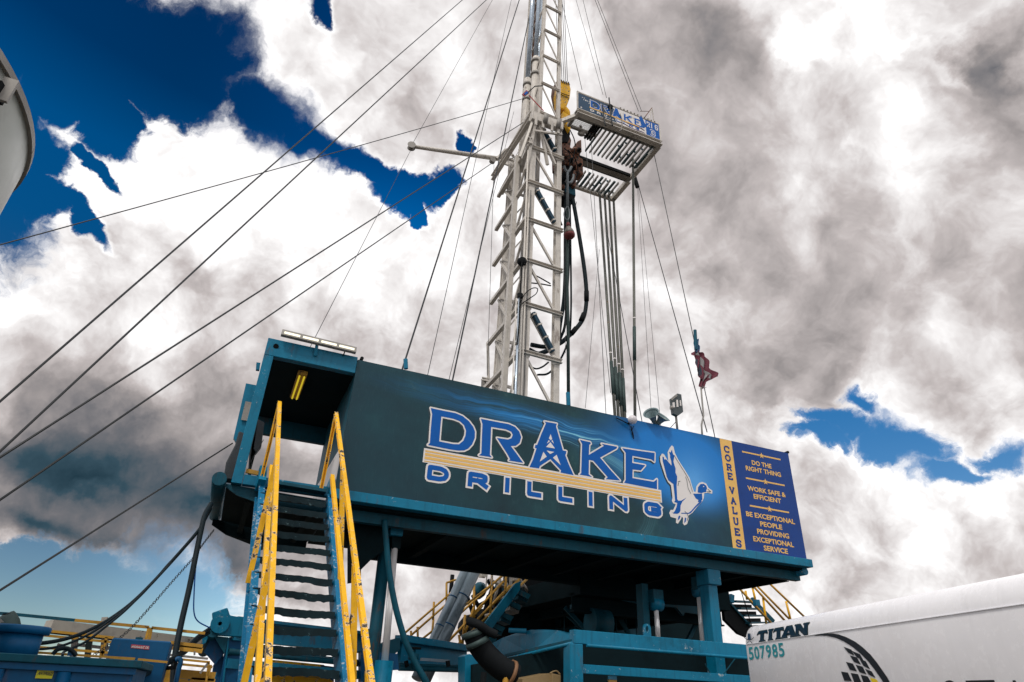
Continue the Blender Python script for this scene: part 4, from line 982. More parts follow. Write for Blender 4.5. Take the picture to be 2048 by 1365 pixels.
for i, (a, b) in enumerate((((1199,385),(1230,833)), ((1209,390),(1237,836)), ((1218,392),(1244,838)), ((1227,396),(1250,840)))):
    pipe_stand(a, b, 16.6, .052, LB[i], 'drill pipes racked in the board', (.40-.012*i, ))
pipe_stand((1266, 330), (1270, 836), 16.2, .050, 'single drill pipe standing apart at the right side of the board', 'drill pipes racked in the board', (.47,))

# travelling block, top drive, hoses
tb = thing('travelling_block', at(1128, 215, 16.8), 'yellow travelling block with black hazard stripes hanging inside the mast', 'travelling block')
pts = [(1121,160),(1139,166),(1142,178),(1140,196),(1134,212),(1127,219),(1121,216),(1119,205),(1117,180)]
MB().plate([at(x, y, 16.4) for x, y in pts], (0, .5, 0)).build('side_plate', YEL, tb, bevel=.03)
MB().plate([at(x, y, 16.95) for x, y in [(1112,164),(1122,161),(1122,215),(1115,205),(1110,180)]], (0, .4, 0)).build('side_plate', RUST, tb)
for k in range(4):
    x = 1122+k*4.6; MB().plate([at(x, 159.5+k*1.4, 16.37), at(x+2, 160+k*1.4, 16.37), at(x+4.2, 166+k*1.4, 16.37), at(x+2.2, 165.5+k*1.4, 16.37)], (0, .02, 0)).build('hazard_stripe', INK_K, tb)
for a, b in (((1121.5,190),(1138,197)), ((1121.5,186),(1139,192))): MB().beam(at(*a, 16.37), at(*b, 16.37), .02, .02).build('seam', BLACK, tb)
def text3(txt, face, x0, y0, x1, y1, bold, name, mt, par, shear=0.): return face.lay(MB(), text_box(txt, x0, y0, x1, y1, bold, shear), .006).build(name, mt, par)
MB().tube([at(1126, 218, 16.6), at(1131, 226, 16.6), at(1134, 240, 16.6)], [.17, .20, .15], 12).build('hook_body', YEL, tb, smooth=True)
MB().tube([at(1118, 216, 16.8), at(1119, 232, 16.8)], .16, 10).build('hook_spring', BLACK, tb)
MB().plate([at(x, y, 16.3) for x, y in [(1126,222),(1138,230),(1144,250),(1140,262),(1132,246),(1124,238)]], (0, .3, 0)).build('hook_side', YEL, tb, bevel=.02)
for k in range(3): MB().lathe(at(1112+k*1.5, 222+k*7, 16.5), (1, .3, 0), [(0, 0), (0, .12), (.08, .12), (.08, 0)], 10).build('bolt_boss', RUST, tb)
td = thing('top_drive', at(1145, 330, 16.6), 'brown and black top drive motor assembly beside the mast', 'top drive')
YT = 16.5
for pts, mt, dp in (([(1124,245),(1139,247),(1141,268),(1136,285),(1124,285)], BLACK, .5), ([(1124,262),(1137,265),(1143,280),(1140,300),(1122,297)], RUST, .6), ([(1119,290),(1140,294),(1158,305),(1160,322),(1150,332),(1120,325)], RUST, .7),
        ([(1156,282),(1163,279),(1164,303),(1158,309),(1146,304),(1148,292)], RUST, .35), ([(1146,296),(1160,298),(1161,312),(1148,310)], BLACK, .5), ([(1133,300),(1167,315),(1168,322),(1130,310)], BLACK, .6),
        ([(1154,312),(1166,318),(1167,350),(1156,348),(1153,335)], RUST, .4), ([(1119,322),(1152,330),(1150,352),(1140,362),(1121,356)], BLACK, .6), ([(1148,340),(1154,341),(1152,374),(1146,372)], RUST, .25),
        ([(1120,352),(1146,360),(1149,378),(1152,390),(1148,404),(1122,392)], BLACK, .55), ([(1130,370),(1151,376),(1152,392),(1130,384)], TEALD, .5)):
    MB().plate([at(x, y, YT+random.uniform(-.1, .1)*0+{.5: 0, .6: .05, .7: -.06, .35: -.12, .4: -.1, .25: -.16, .55: .02}[dp]) for x, y in pts], (0, dp, 0)).build('housing', mt, td, bevel=.025)
for x, y, r in ((1150,300,.12), (1132,312,.10), (1143,320,.08), (1158,300,.08), (1128,340,.09), (1160,330,.07), (1136,355,.08), (1125,375,.1)):
    MB().lathe(at(x, y, YT-.15), (.2, -1, .1), [(-.2, r), (0, r), (.08, r*.7), (.1, 0)], 12).build('motor_cap', RUST if r > .085 else BLACK, td, smooth=True)
for q in ([(1126,250),(1122,270),(1124,300),(1128,330),(1124,360)], [(1140,260),(1148,278),(1150,295),(1144,330)], [(1136,300),(1150,318),(1156,340),(1150,362),(1142,372)], [(1128,296),(1140,310),(1138,335),(1130,350)]):
    MB().tube(spline([at(x, y, YT-.2) for x, y in q]), .022, 6).build('hydraulic_line', BLACK, td, smooth=True)
MB().tube(spline([at(x, y, YT-.05) for x, y in [(1148,398),(1149,408),(1151,411),(1153,404)]]), .012, 5).build('hydraulic_line', BLACK, td)
# link tongs: grey fork on a rod
tg = thing('link_hook', at(1135, 330, YT-.4), 'grey forked hook on a long rod in front of the top drive', 'hook')
GREYB = mat('grey_blue_forging', (.16, .19, .21), .5, grime=.35)
MB().tube(spline([at(x, y, YT-.4) for x, y in [(1128,333),(1131,340),(1135,344),(1140,340),(1143,334)]]), .05, 8).build('fork', GREYB, tg, smooth=True)
MB().tube([at(1135, 343, YT-.4), at(1135, 360, YT-.4), at(1135, 412, YT-.4)], .05, 8).build('rod', GREYB, tg, smooth=True)
MB().tube(spline([at(x, y, YT-.38) for x, y in [(1131,362),(1140,366),(1146,358),(1147,350)]]), .05, 8).build('fork', GREYB, tg, smooth=True)
MB().tube(spline([at(x, y, YT-.4) for x, y in [(1135,412),(1130,420),(1128,430),(1131,438),(1136,440),(1139,432),(1138,420),(1135,412)]]), .022, 6).build('shackle', GREYB, tg, smooth=True)
wb = thing('headache_ball', at(1138, 470, YT-.4), 'bell shaped weight with red bands hanging below the hook', 'hoist weight')
RED = mat('faded_red_paint', (.17, .03, .035), .6, grime=.4)
top = at(1136, 446, YT-.4); bot = at(1139, 475, YT-.4); ax = bot-top; L = ax.length
MB().lathe(top, ax, [(0, 0), (0, .05), (.12*L, .07), (.25*L, .085), (.26*L, 0)], 18).build('band', RED, wb, smooth=True)
MB().lathe(top, ax, [(.24*L, .06), (.4*L, .11), (.62*L, .18), (.8*L, .205), (.81*L, 0)], 18).build('weight_body', mat('weight_grey', (.22, .20, .18), .5, grime=.3), wb, smooth=True)
MB().lathe(top, ax, [(.80*L, .16), (.80*L, .208), (.93*L, .20), (1.02*L, .15), (1.02*L, 0)], 18).build('band', RED, wb, smooth=True)
MB().tube([at(1135, 436, YT-.4), top], .015, 6).build('chain_link', WIRE, wb)
gs = thing('elevator_fork', at(1120, 430, YT), 'small dark fork on a thin rod just right of the mast leg', 'hook')
MB().tube([at(1119, 400, YT), at(1119, 438, YT)], .018, 6).build('rod', BLACK, gs); MB().tube([at(1119, 438, YT), at(1115, 447, YT)], .03, 6).build('fork', BLACK, gs); MB().tube([at(1119, 438, YT), at(1124, 451, YT)], .03, 6).build('fork', BLACK, gs)
def hose(pts, Y, r, label, name='hose', mt=RUB, n=8, taper=None):
    return tag(MB().tube(spline([at(x, y, Y) for x, y in pts]), r, n).build(name, mt, smooth=True), label, name.replace('_', ' '))
o = hose([(1146,400),(1153,440),(1163,500),(1170,550),(1173,590),(1171,620),(1165,640),(1152,658),(1138,672),(1118,688),(1090,694),(1062,690)], 16.4, .075, 'thick black hose looping down right of the mast and back to its leg', 'rotary_hose')
kh = thing('hose_wraps', at(1172, 590, 16.35), 'black protective sleeves wrapped round the lower bend of the thick loop hose', 'hose sleeve')
for a, b in (((1173,583),(1173,602)), ((1168,628),(1162,642)), ((1152,657),(1143,668))): MB().tube([at(*a, 16.36), at(*b, 16.36)], .088, 10).build('sleeve', BLACK, kh, smooth=True)
hose([(1132,400),(1131,480),(1131,540),(1128,600),(1120,650),(1116,690)], 16.5, .075, 'black hose hanging beside the mast leg, left of the service pipe', 'service_hose')
hose([(1140,400),(1141,470),(1142,560),(1142,620),(1139,670),(1128,705),(1112,732),(1095,748),(1075,750)], 16.6, .035, 'thin black hose drooping below the thick hoses', 'control_hose')
hose([(1137,405),(1138,500),(1134,590),(1130,650),(1120,680)], 16.55, .05, 'middle black hose of the bundle under the top drive', 'service_hose')
hose([(1058,732),(1072,738),(1085,734),(1097,725)], 16.2, .028, 'short sagging black cable inside the mast base', 'cable')
hose([(1058,700),(1075,708),(1090,704),(1098,700)], 16.2, .08, 'fat black hose end tucked behind the mast leg', 'rotary_hose')
sp_ = at(1135, 400, 16.3); tag(MB().tube([sp_, at(1134, 560, 16.3), at(1136, 640, 16.3), at(1137, 815, 16.3)], .055, 10).build('service_pipe', PIPEG, smooth=True), 'dark pipe hanging straight from the top drive behind the sign', 'pipe')
# drill lines above the block
for i, (xt, xb) in enumerate(((1107,1124), (1111,1128), (1115,1131.5), (1119,1135), (1103,1118), (1110,1120))):
    tag(MB().tube([at(xt+2, -160, 16.8), at(xb, 163, 16.6)], .014, 5).build('drill_line', WIRE), ('leftmost','left middle','right middle','rightmost','far left rear','centre rear')[i]+' drilling line above the yellow block', 'wire rope', 'drilling lines above the yellow block')
# small flag plate and red strap on the mast
mf = thing('flag_plate', at(1050, 188, 15.2), 'small stars and stripes plate on the left of the mast with a red strap', 'flag plate')
MB().plate([at(1044,189,15.2), at(1053,180,15.2), at(1059,186,15.2), at(1049,193,15.2)], (0, .03, 0)).build('plate', mat('plate_red', (.35, .08, .10), .6), mf)
MB().plate([at(1048,188,15.17), at(1053,182.5,15.17), at(1057,186,15.17), at(1051,190,15.17)], (0, .02, 0)).build('canton', INK_B, mf)
MB().tube([at(1058, 191, 15.2), at(1087, 222, 15.2)], .02, 5).build('strap', mat('strap_red', (.5, .02, .03), .6), mf)
MB().tube([at(1055, 186, 15.2), at(1070, 173, 15.25), at(1086, 172, 15.3)], .02, 5).build('lashing', BLACK, mf)

# ================================================================== guy wires and tag lines
WL = []
def wire(a, Ya, b, Yb, r, label, ext0=0., ext1=0., s=0., group=None):
    A, B_ = at(*a, Ya), at(*b, Yb); d = B_-A; A2 = A-d*ext0; B2 = B_+d*ext1
    if A2.z < 0.02: A2 = A-d*((A.z-.02)/d.z)
    o = MB().tube(sag(A2, B2, s) if s else [A2, B2], r, 5).build('guy_wire', WIRE); tag(o, label, 'guy wire', group or 'guy wires of the mast')
wire((0,803),9,(925,0),17,.016,'guy wire from the left edge to the top, upper of two parallel ones',.6,.35)
wire((0,903),9,(973,0),17,.016,'guy wire from the left edge to the top, lower of two parallel ones',.6,.35)
wire((0,915),9,(1055,240),16,.015,'guy wire ending at the crossover beam of the mast',.6,0)
wire((0,1000),9,(985,326),17.8,.015,'guy wire ending at the root of the outrigger arm',.6,0)
wire((0,482),12,(1049,197),15.4,.012,'shallow thin wire from the left edge to the small flag plate',.5,0,.12)
wire((0,1181),9,(465,887),13,.014,'lowest wire at left running to the tarpaulin by the porch',.5,0)
wire((632,672),15,(824,296),18.6,.009,'fine tag line from the light bar up to the arm sheave',.05,0)
wire((824,290),18.6,(985,0),19,.009,'fine tag line from the arm sheave to the top of the picture',0,.3)
wire((805,738),13,(1045,-20),17,.022,'thick cable rising from the teal pipe stub left of the mast',.02,.3)
wire((855,752),13,(1025,-10),17.5,.009,'fine line between the two thick cables left of the mast',.02,.3)
wire((905,762),14,(1070,-20),17.2,.022,'second thick cable left of the mast',.02,.3)
wire((898,760),14.2,(985,400),17,.009,'fine line crossing the second thick cable',.02,.9)
wire((975,740),16,(988,330),18,.009,'fine vertical line at the left side of the mast',.02,0)
wire((1166,0),16,(1213,196),14.8,.011,'left wire down to the middle of the racking banner',0,0)
wire((1152,0),16.2,(1206,190),14.8,.009,'faint wire just left of the one to the middle of the banner',.2,0)
wire((1190,0),16,(1277,223),15.2,.013,'left of two close wires to the right end of the board',.3,0)
wire((1195,0),16.2,(1283,222),15.3,.013,'right of two close wires to the right end of the board',.3,0)
wire((1127,18),16,(1164,180),15,.012,'wire from the mast to the left end of the banner',.3,0)
wire((1309,312),15.3,(1432,885),13.5,.014,'long wire from the board corner down past the flag',0,.02)
wire((1278,375),17,(1410,850),13,.015,'wire from the hoist block to the foot of the flag staff',0,.02)
wire((1275,375),17,(1304,850),13.5,.007,'fine line from the hoist block, left of a pair',0,.02)
wire((1277,375),17,(1322,855),13.5,.007,'fine line from the hoist block, right of a pair',0,.02)
wire((1168,262),15.8,(1182,400),15,.009,'thin line hanging from the snatch block',0,1.9)
wire((1180,240),15.6,(1212,830),14,.010,'long thin line from the walkway to the doghouse roof',0,.02)
wire((1195,540),15.2,(1172,800),14,.007,'thin line leaning left between hoses and racked pipes',.2,.05)
wire((1232,560),15.5,(1287,860),13.5,.012,'dark line from the racked pipes down to the horn',.5,.02)
wire((1128,450),16,(1130,640),15.5,.007,'fine line beside the service pipe',0,.3)


# ================================================================== substructure and ground level equipment
def beam_px(mb, a, Ya, b, Yb, w, h, up=(0, 0, 1)): return mb.beam(at(*a, Ya), at(*b, Yb), w, h, up)
sub = thing('rig_substructure', V(11, 16, -EYE), 'dark teal substructure carrying the doghouse, columns and beams below it', 'substructure')
# right column with its head block
a, b = V(9.91, 12.15, -1.55), V(9.91, 12.15, 2.42)
MB().box((9.79, 12.0, .02), (10.03, 12.32, 2.40+EYE)).build('column', TEAL, sub, bevel=.01, label='bright teal column under the right half of the doghouse')
MB().box((9.76, 11.93, 2.36+EYE), (10.10, 12.36, 2.68+EYE)).build('column_head', TEAL, sub, bevel=.01)
# left round leg and head block
MB().cyl(at(776, 1045, 12.6), V(at(748, 1325, 12.4).x, 12.4, -1.6), .115, 18).build('column', TEALD, sub, smooth=True, label='round dark leg at the left')
MB().cyl(at(772, 1037, 12.3), at(772, 1050, 12.3), .03, 10).build('pin', GALV, sub, smooth=True)
MB().plate([at(781, 1042, 12.2), at(808, 1045, 12.2), at(806, 1073, 12.2), at(781, 1070, 12.2)], (0, .25, 0)).build('column_head', TEAL, sub, bevel=.01)
MB().plate([at(784, 1072, 12.3), at(803, 1074, 12.3), at(801, 1098, 12.3), at(785, 1098, 12.3)], (0, .15, 0)).build('clevis', UNDER, sub)
MB().cyl(at(789, 1098, 12.35), at(769, 1328, 12.2), .062, 16).build('hydraulic_ram', CHROME, sub, smooth=True, label='chromed ram beside the left leg')
MB().cyl(at(769, 1322, 12.2), V(at(767, 1328, 12.2).x, 12.2, -1.5), .16, 18).build('ram_barrel', TEAL, sub, smooth=True)
# inner columns and chrome rods on the right
MB().box((at(1287, 1230, 13.0).x, 13.0, .0), (at(1299, 1230, 13.0).x, 13.25, 2.4+EYE)).build('column', TEALD, sub)
for (t, bt, Y, w) in (((1312,1215),(1317,1290),12.9,.055), ((1398,1189),(1407,1300),12.5,.062)):
    MB().cyl(at(*t, Y), at(*bt, Y), w, 16).build('hydraulic_ram', CHROME, sub, smooth=True)
    q = at(t[0]+1, t[1]-6, Y); MB().lathe(q, (1, 0, 0), [(-.12, 0), (-.12, .14), (.12, .14), (.12, 0)], 16).build('clevis', TEAL, sub, smooth=True)
    MB().beam(q+Vector((0, 0, .02)), q+Vector((0, 0, .3)), .26, .2, up=(0, 1, 0)).build('clevis', TEALD, sub)
# rig floor behind and its cross bracing
DK = UNDER
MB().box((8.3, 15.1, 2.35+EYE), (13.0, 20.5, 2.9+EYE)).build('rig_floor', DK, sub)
MB().ibeam(V(8.3, 15.55, 2.2), V(13.0, 15.55, 2.2), .25, .45, .04).build('floor_girder', DK, sub)
MB().ibeam(V(8.5, 20.3, 1.9), V(13.6, 20.3, 1.9), .3, .9, .04).build('floor_girder', TEALD, sub)
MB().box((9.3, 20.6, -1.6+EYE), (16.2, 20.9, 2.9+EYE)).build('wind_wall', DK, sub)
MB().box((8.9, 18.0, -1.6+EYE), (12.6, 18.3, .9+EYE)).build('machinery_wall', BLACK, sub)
for a, b in (((8.6, 16.5, 2.2), (10.6, 16.0, .3)), ((8.9, 17.2, 2.2), (11.6, 16.6, .0)), ((12.6, 16.0, 2.2), (11.0, 16.0, .0)), ((10.5, 17.0, 2.3), (12.4, 17.0, -.5)), ((8.3, 15.6, 2.1), (9.4, 15.6, 2.2))):
    MB().beam(V(*a), V(*b), .1, .1).build('brace', TEALD, sub)
for x in (8.9, 10.4, 12.0): MB().ibeam(V(x, 15.6, 2.2), V(x, 20.2, 2.2), .2, .3, .03).build('floor_girder', DK, sub)
for k in range(9): MB().tube([V(9.3+k*.35, 17.9, 2.3), V(9.35+k*.35, 17.9, -.2)], .02, 5).build('hose_drop', TEALD, sub)
MB().cyl(at(1180, 1245, 15.5), at(1215, 1250, 15.5), .35, 16).build('winch_drum', TEALD, sub, smooth=True)
MB().plate([at(x, y, 15) for x, y in [(1245,1201),(1300,1207),(1440,1216),(1440,1235),(1370,1225),(1367,1232),(1352,1215),(1300,1212)]], (0, .1, 0)).build('floor_girder', TEALD, sub)

# left pedestal and cross beam seen through the stairs
ped = thing('pin_pedestal', V(.2, 12.6, -EYE), 'teal pedestal with a capped pin left of the stairs', 'pedestal')
YP = 12.45
MB().plate([at(x, y, YP) for x, y in [(424,1226),(450,1217),(455,1216),(460,1231),(510,1240),(510,1276),(427,1271),(426,1247)]], (0, .14, 0)).build('head_plate', TEAL, ped, bevel=.01)
MB().lathe(at(440, 1248, YP-.02), (0, -1, 0), [(-.05, 0), (-.05, .115), (.015, .115), (.03, .09), (.03, .03), (.045, .03), (.045, 0)], 22).build('pin_cap', BLUE, ped, smooth=False)
MB().lathe(at(440, 1248, YP-.015), (0, -1, 0), [(0, .12), (0, .145), (.05, .145), (.05, .12)], 22).build('pin_collar', TEAL, ped, smooth=False)
MB().cyl(at(427, 1262, YP), at(408, 1302, YP+1.2), .1, 16).build('roller', TEALD, ped, smooth=True)
MB().plate([at(x, y, YP+.2) for x, y in [(425,1272),(456,1275),(448,1308),(430,1330),(408,1304)]], (0, .06, 0)).build('gusset', BLUE, ped)
MB().plate([at(x, y, YP+.05) for x, y in [(427,1272),(457,1275),(449,1308)]], (0, .03, 0)).build('gusset', TEALD, ped)
MB().plate([at(x, y, YP+.1) for x, y in [(457,1276),(491,1277),(484,1365),(479,1420),(432,1420),(440,1365),(449,1310)]], (0, .5, 0)).build('column', BLUE, ped)
MB().plate([at(x, y, YP+.3) for x, y in [(427,1330),(447,1308),(440,1420),(415,1420)]], (0, .3, 0)).build('column', BLUE, ped)
MB().plate([at(x, y, YP+.06) for x, y in [(456,1276),(459,1276),(441,1420),(437,1420)]], (0, .05, 0)).build('column_edge', TEAL, ped)
MB().plate([at(x, y, YP+.06) for x, y in [(404,1271),(417,1259),(421,1262),(412,1285),(405,1290)]], (0, .3, 0)).build('side_lug', TEAL, ped)
cb = thing('cross_beam', V(1.4, 12.9, .8), 'teal cross beam passing behind the stair treads at the bottom', 'beam')
A, B_ = V(.35, 12.56, .83), V(2.75, 13.3, .80)
MB().ibeam(A, B_, .22, .36, .05).build('beam', TEAL, cb)
MB().cyl(A+Vector((0, -.05, -.35)), B_+Vector((0, -.05, -.36)), .05, 12).build('pipe', TEALD, cb, smooth=True)
MB().beam(A+Vector((0, .1, -.30)), B_+Vector((0, .1, -.32)), .12, .06).build('beam', TEALD, cb)
MB().beam(A+Vector((0, .0, -.52)), B_+Vector((0, .0, -.54)), .16, .14).build('beam', TEAL, cb)
MB().cyl(at(738, 1268, 13.2), at(742, 1268, 12.9), .09, 12).build('end_knob', TEAL, cb, smooth=True)
for t in (.35, .8): q = A.lerp(B_, t); MB().beam(q+Vector((0, -.1, -.2)), q+Vector((0, -.1, -.32)), .04, .04, up=(0, 1, 0)).build('hanger', BLACK, cb)
yh = thing('yellow_hopper', at(600, 1340, 14), 'yellow sloped hopper hood behind the lower stair treads', 'hopper')
MB().plate([at(x, y, 14) for x, y in [(545,1320),(648,1330),(668,1358),(668,1400),(530,1400),(538,1335)]], (0, .8, 0)).build('hood', YEL, yh)
MB().plate([at(x, y, 13.9) for x, y in [(541,1345),(668,1356),(668,1360),(541,1349)]], (0, .06, 0)).build('flange', YELD, yh)
MB().beam(at(605, 1326, 13.95), at(601, 1346, 13.95), .06, .06).build('rib', YELD, yh)
MB().plate([at(x, y, 13.6) for x, y in [(645,1331),(668,1334),(668,1362)]], (0, .3, 0)).build('side_cheek', BLUE, yh)

# stripped beam on the right of the left leg
rb = thing('skid_girder', V(4.4, 14.4, .8), 'teal girder with valve and pipes between the round leg and the elbow duct', 'girder')
A, B_ = V(3.52, 13.8, .88), V(5.35, 15.0, .86)
MB().beam(A+Vector((0, 0, .07)), B_+Vector((0, 0, .07)), .34, .13).build('top_flange', TEAL, rb, bevel=.008)
MB().beam(A+Vector((.02, .08, -.16)), B_+Vector((0, .08, -.16)), .1, .36).build('web', TEAL, rb)
MB().beam(A+Vector((0, 0, -.37)), B_+Vector((0, 0, -.37)), .3, .06).build('bottom_flange', TEAL, rb)
MB().plate([at(x, y, 13.6) for x, y in [(742,1296),(792,1277),(800,1276),(800,1300),(790,1308),(760,1306)]], (0, .6, 0)).build('side_cheek', TEALD, rb)
MB().plate([at(x, y, 13.0) for x, y in [(722,1302),(795,1308),(798,1340),(776,1342),(770,1365),(722,1365)]], (0, .25, 0)).build('lower_plate', BLUE, rb)
for dy, r in ((1330, .03), (1337, .045)): MB().tube([at(798, dy, 13.4), at(932, dy+4, 14.2)], r, 8).build('pipe', TEALD, rb, smooth=True)
q = at(827, 1316, 13.2)
MB().lathe(q, (0, 0, 1), [(-.2, .03), (-.05, .04), (-.03, .10), (.07, .10), (.09, .03), (.14, .03)], 14).build('valve_body', TEALD, rb, smooth=True)
MB().lathe(q+Vector((0, 0, .15)), (0, 0, 1), [(0, .10), (0, .13), (.03, .13), (.03, .10)], 16).build('hand_wheel', BLACK, rb)
MB().beam(at(842, 1319, 13.3), at(898, 1323, 13.5), .05, .05).build('handle_bar', BARREL, rb)
for x in (895, 812): MB().beam(at(x, 1322, 13.4), at(x+2, 1334, 13.4), .08, .06).build('pipe_clamp', BLACK, rb)
MB().plate([at(x, y, 12.6) for x, y in [(930,1312),(940,1308),(963,1322),(962,1335),(950,1338),(950,1420),(930,1420)]], (0, .4, 0)).build('end_post', TEAL, rb, bevel=.01)
hl = hose([(769,1040),(772,1080),(778,1140),(786,1190),(795,1230),(810,1280),(830,1325),(850,1360),(870,1400)], 11.9, .055, 'dark hose hanging beside the round leg and sweeping down to the right', 'hydraulic_hose', TEALD)
hose([(690,1060),(706,1110),(716,1160),(712,1200),(700,1260)], 12.6, .05, 'dark hose behind the right stair rail', 'drain_hose', BLACK)

# elbow duct
el = thing('exhaust_elbow', at(985, 1320, 10.9), 'black flexible elbow duct with a brown band clamp in front of the substructure', 'duct')
MB().tube(spline([at(948, 1266, 10.9), at(957, 1288, 10.9), at(975, 1312, 10.9), at(1000, 1335, 10.9), at(1030, 1352, 10.9)]), .185, 16).build('duct_body', BLACK, el, smooth=True)
MB().tube([at(946, 1262, 10.9), at(949, 1272, 10.9)], .21, 16).build('flange', PIPEG, el, smooth=True)
MB().tube([at(953, 1280, 10.85), at(957, 1290, 10.85)], .20, 16).build('flange', PIPEG, el, smooth=True)
MB().tube([at(1018, 1345, 10.9), at(1024, 1348, 10.9)], .205, 16).build('band_clamp', mat('brown_band', (.22, .11, .05), .6), el, smooth=True)
MB().tube(spline([at(938, 1243, 10.9), at(958, 1250, 10.7), at(975, 1262, 10.7), at(992, 1270, 10.7)]), .07, 12).build('rubber_boot', BLACK, el, smooth=True)
MB().tube([at(968, 1345, 10.8), at(962, 1400, 10.8)], .05, 8).build('support_leg', BLACK, el)
MB().tube([at(1011, 1350, 10.8), at(1011, 1400, 10.8)], .05, 8).build('support_leg', YELD, el)

# foreground teal frame
fr = thing('equipment_frame', V(8, 12, -EYE), 'bright teal steel frame with pipe rail and lifting eye at the lower right', 'equipment frame')
YQ = 11.3
def zl(px, py): return at(px, py, YQ)
L0, L1 = zl(1148, 1273), zl(1490, 1300); L1.z = L0.z
MB().box((L0.x, YQ, L0.z-.115), (L1.x+3, YQ+.18, L0.z+.115)).build('top_beam', TEAL, fr, bevel=.008)
xa_, xb_ = zl(1140, 1320).x, zl(1166, 1320).x
MB().box((xa_, YQ-.01, .02), (xb_, YQ+.26, L0.z-.12)).build('corner_post', TEAL, fr, bevel=.01)
z2_ = zl(1180, 1339).z
MB().box((xb_+.002, YQ+.02, z2_-.075), (L1.x+3, YQ+.16, z2_+.075)).build('middle_beam', TEAL, fr, bevel=.008)
zp = zl(1180, 1292).z
MB().cyl((zl(1172, 1292).x, YQ-.03, zp), (L1.x+3, YQ-.03, zp), .028, 12).build('pipe_rail', TEAL, fr, smooth=True)
for x in (1177, 1255, 1335, 1411, 1480):
    q = zl(x, 1290+(x-1177)*.08); MB().box((q.x-.035, YQ-.02, zp+.02), (q.x+.035, YQ+.03, L0.z-.118)).build('rail_bracket', TEAL, fr)
# lifting eye
ex = zl(1298, 1270).x; m = MB(); n_ = 14; out = [(ex+.085, L0.z+.11), ] + [(ex+.085*math.cos(PI*k/10), L0.z+.25+.085*math.sin(PI*k/10)) for k in range(11)] + [(ex-.085, L0.z+.11)]
eyeF = Face((0, YQ+.05, 0), (1, 0, 0), (0, 0, 1)); hole_ = [(ex+.035*math.cos(2*PI*k/12), L0.z+.24+.055*math.sin(2*PI*k/12)) for k in range(12)]
vf = region([out], [hole_]); m.tri([eyeF.p(v[0], v[1], 0) for v in vf[0]], vf[1]); m.tri([eyeF.p(v[0], v[1], -.03) for v in vf[0]], [tuple(reversed(f)) for f in vf[1]])
ringo = out; m.quad_grid([[eyeF.p(x, y, 0) for x, y in out], [eyeF.p(x, y, -.03) for x, y in out]], caps=False); m.quad_grid([[eyeF.p(x, y, 0) for x, y in hole_], [eyeF.p(x, y, -.03) for x, y in hole_]], caps=False)
m.build('lifting_eye', TEAL, fr)
# left side: arched cover panel and receding pipe rail
MB().plate([at(x, y, Y) for x, y, Y in [(1146,1272,11.4),(1135,1266,11.6),(1115,1261,12.0),(1090,1259,12.4),(1062,1260,12.9),(1035,1266,13.4),(1005,1276,13.9),(975,1292,14.3),(980,1330,14.2),(1016,1318,13.6),(1060,1306,12.9),(1100,1296,12.1),(1146,1286,11.4)]], (.1, .05, 0)).build('arched_cover', TEAL, fr)
MB().tube([at(1144, 1287, 11.3), at(1015, 1318, 13.2), at(945, 1334, 14.2)], .03, 10).build('pipe_rail', TEAL, fr, smooth=True)
MB().beam(at(1146, 1282, 11.4), at(1012, 1312, 13.4), .08, .05).build('side_beam', TEALD, fr)
MB().lathe(at(1035, 1262, 13.1), (1, -.4, 0), [(-.18, 0), (-.18, .05), (.18, .05), (.18, 0)], 10).build('hinge', TEAL, fr)
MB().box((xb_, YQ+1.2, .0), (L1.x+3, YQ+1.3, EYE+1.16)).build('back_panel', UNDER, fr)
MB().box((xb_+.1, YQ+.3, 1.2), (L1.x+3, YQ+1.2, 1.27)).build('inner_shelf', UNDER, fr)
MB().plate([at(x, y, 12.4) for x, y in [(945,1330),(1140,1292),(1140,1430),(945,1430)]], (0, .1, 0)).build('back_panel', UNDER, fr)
MB().box((xb_+.5, YQ+.5, 1.0), (L1.x+2, YQ+1.1, 1.66)).build('blue_drum_box', mat('deep_blue_box', (.002, .02, .05), .5), fr)
q = zl(1243, 1357); MB().box((q.x-.085, YQ+.3, q.z-.02), (q.x+.085, YQ+.34, q.z+.04)).build('sticker', mat('sticker_sky_blue', (.1, .45, .75), .5), fr)
MB().box((q.x-.085, YQ+.3, q.z-.12), (q.x+.085, YQ+.34, q.z-.025)).build('sticker', INK_O, fr)
for a, b in (((1410,1328),(1420,1347)), ((1470,1318),(1448,1348))): MB().tube([at(*a, 11.9), at(*b, 11.9)], .012, 5).build('stay', TEALD, fr)
tn = thing('tan_case', V(6.1, 12.0, -.3), 'tan hard case with a wire handle standing low behind the frame', 'case')
YC = 11.9
TAN = mat('tan_plastic', (.30, .21, .10), .6, grime=.15)
MB().plate([at(x, y, YC) for x, y in [(1045,1358),(1102,1347),(1102,1440),(1045,1440)]], (0, .6, 0)).build('case_body', TAN, tn)
MB().plate([at(x, y, YC-.05) for x, y in [(1104,1347),(1122,1351),(1123,1440),(1104,1440)]], (0, .6, 0)).build('case_end', TAN, tn, bevel=.01)
MB().tube(spline([at(1100, 1347, YC), at(1108, 1343, YC), at(1114, 1343, YC), at(1120, 1349, YC)]), .014, 6).build('handle', TAN, tn)

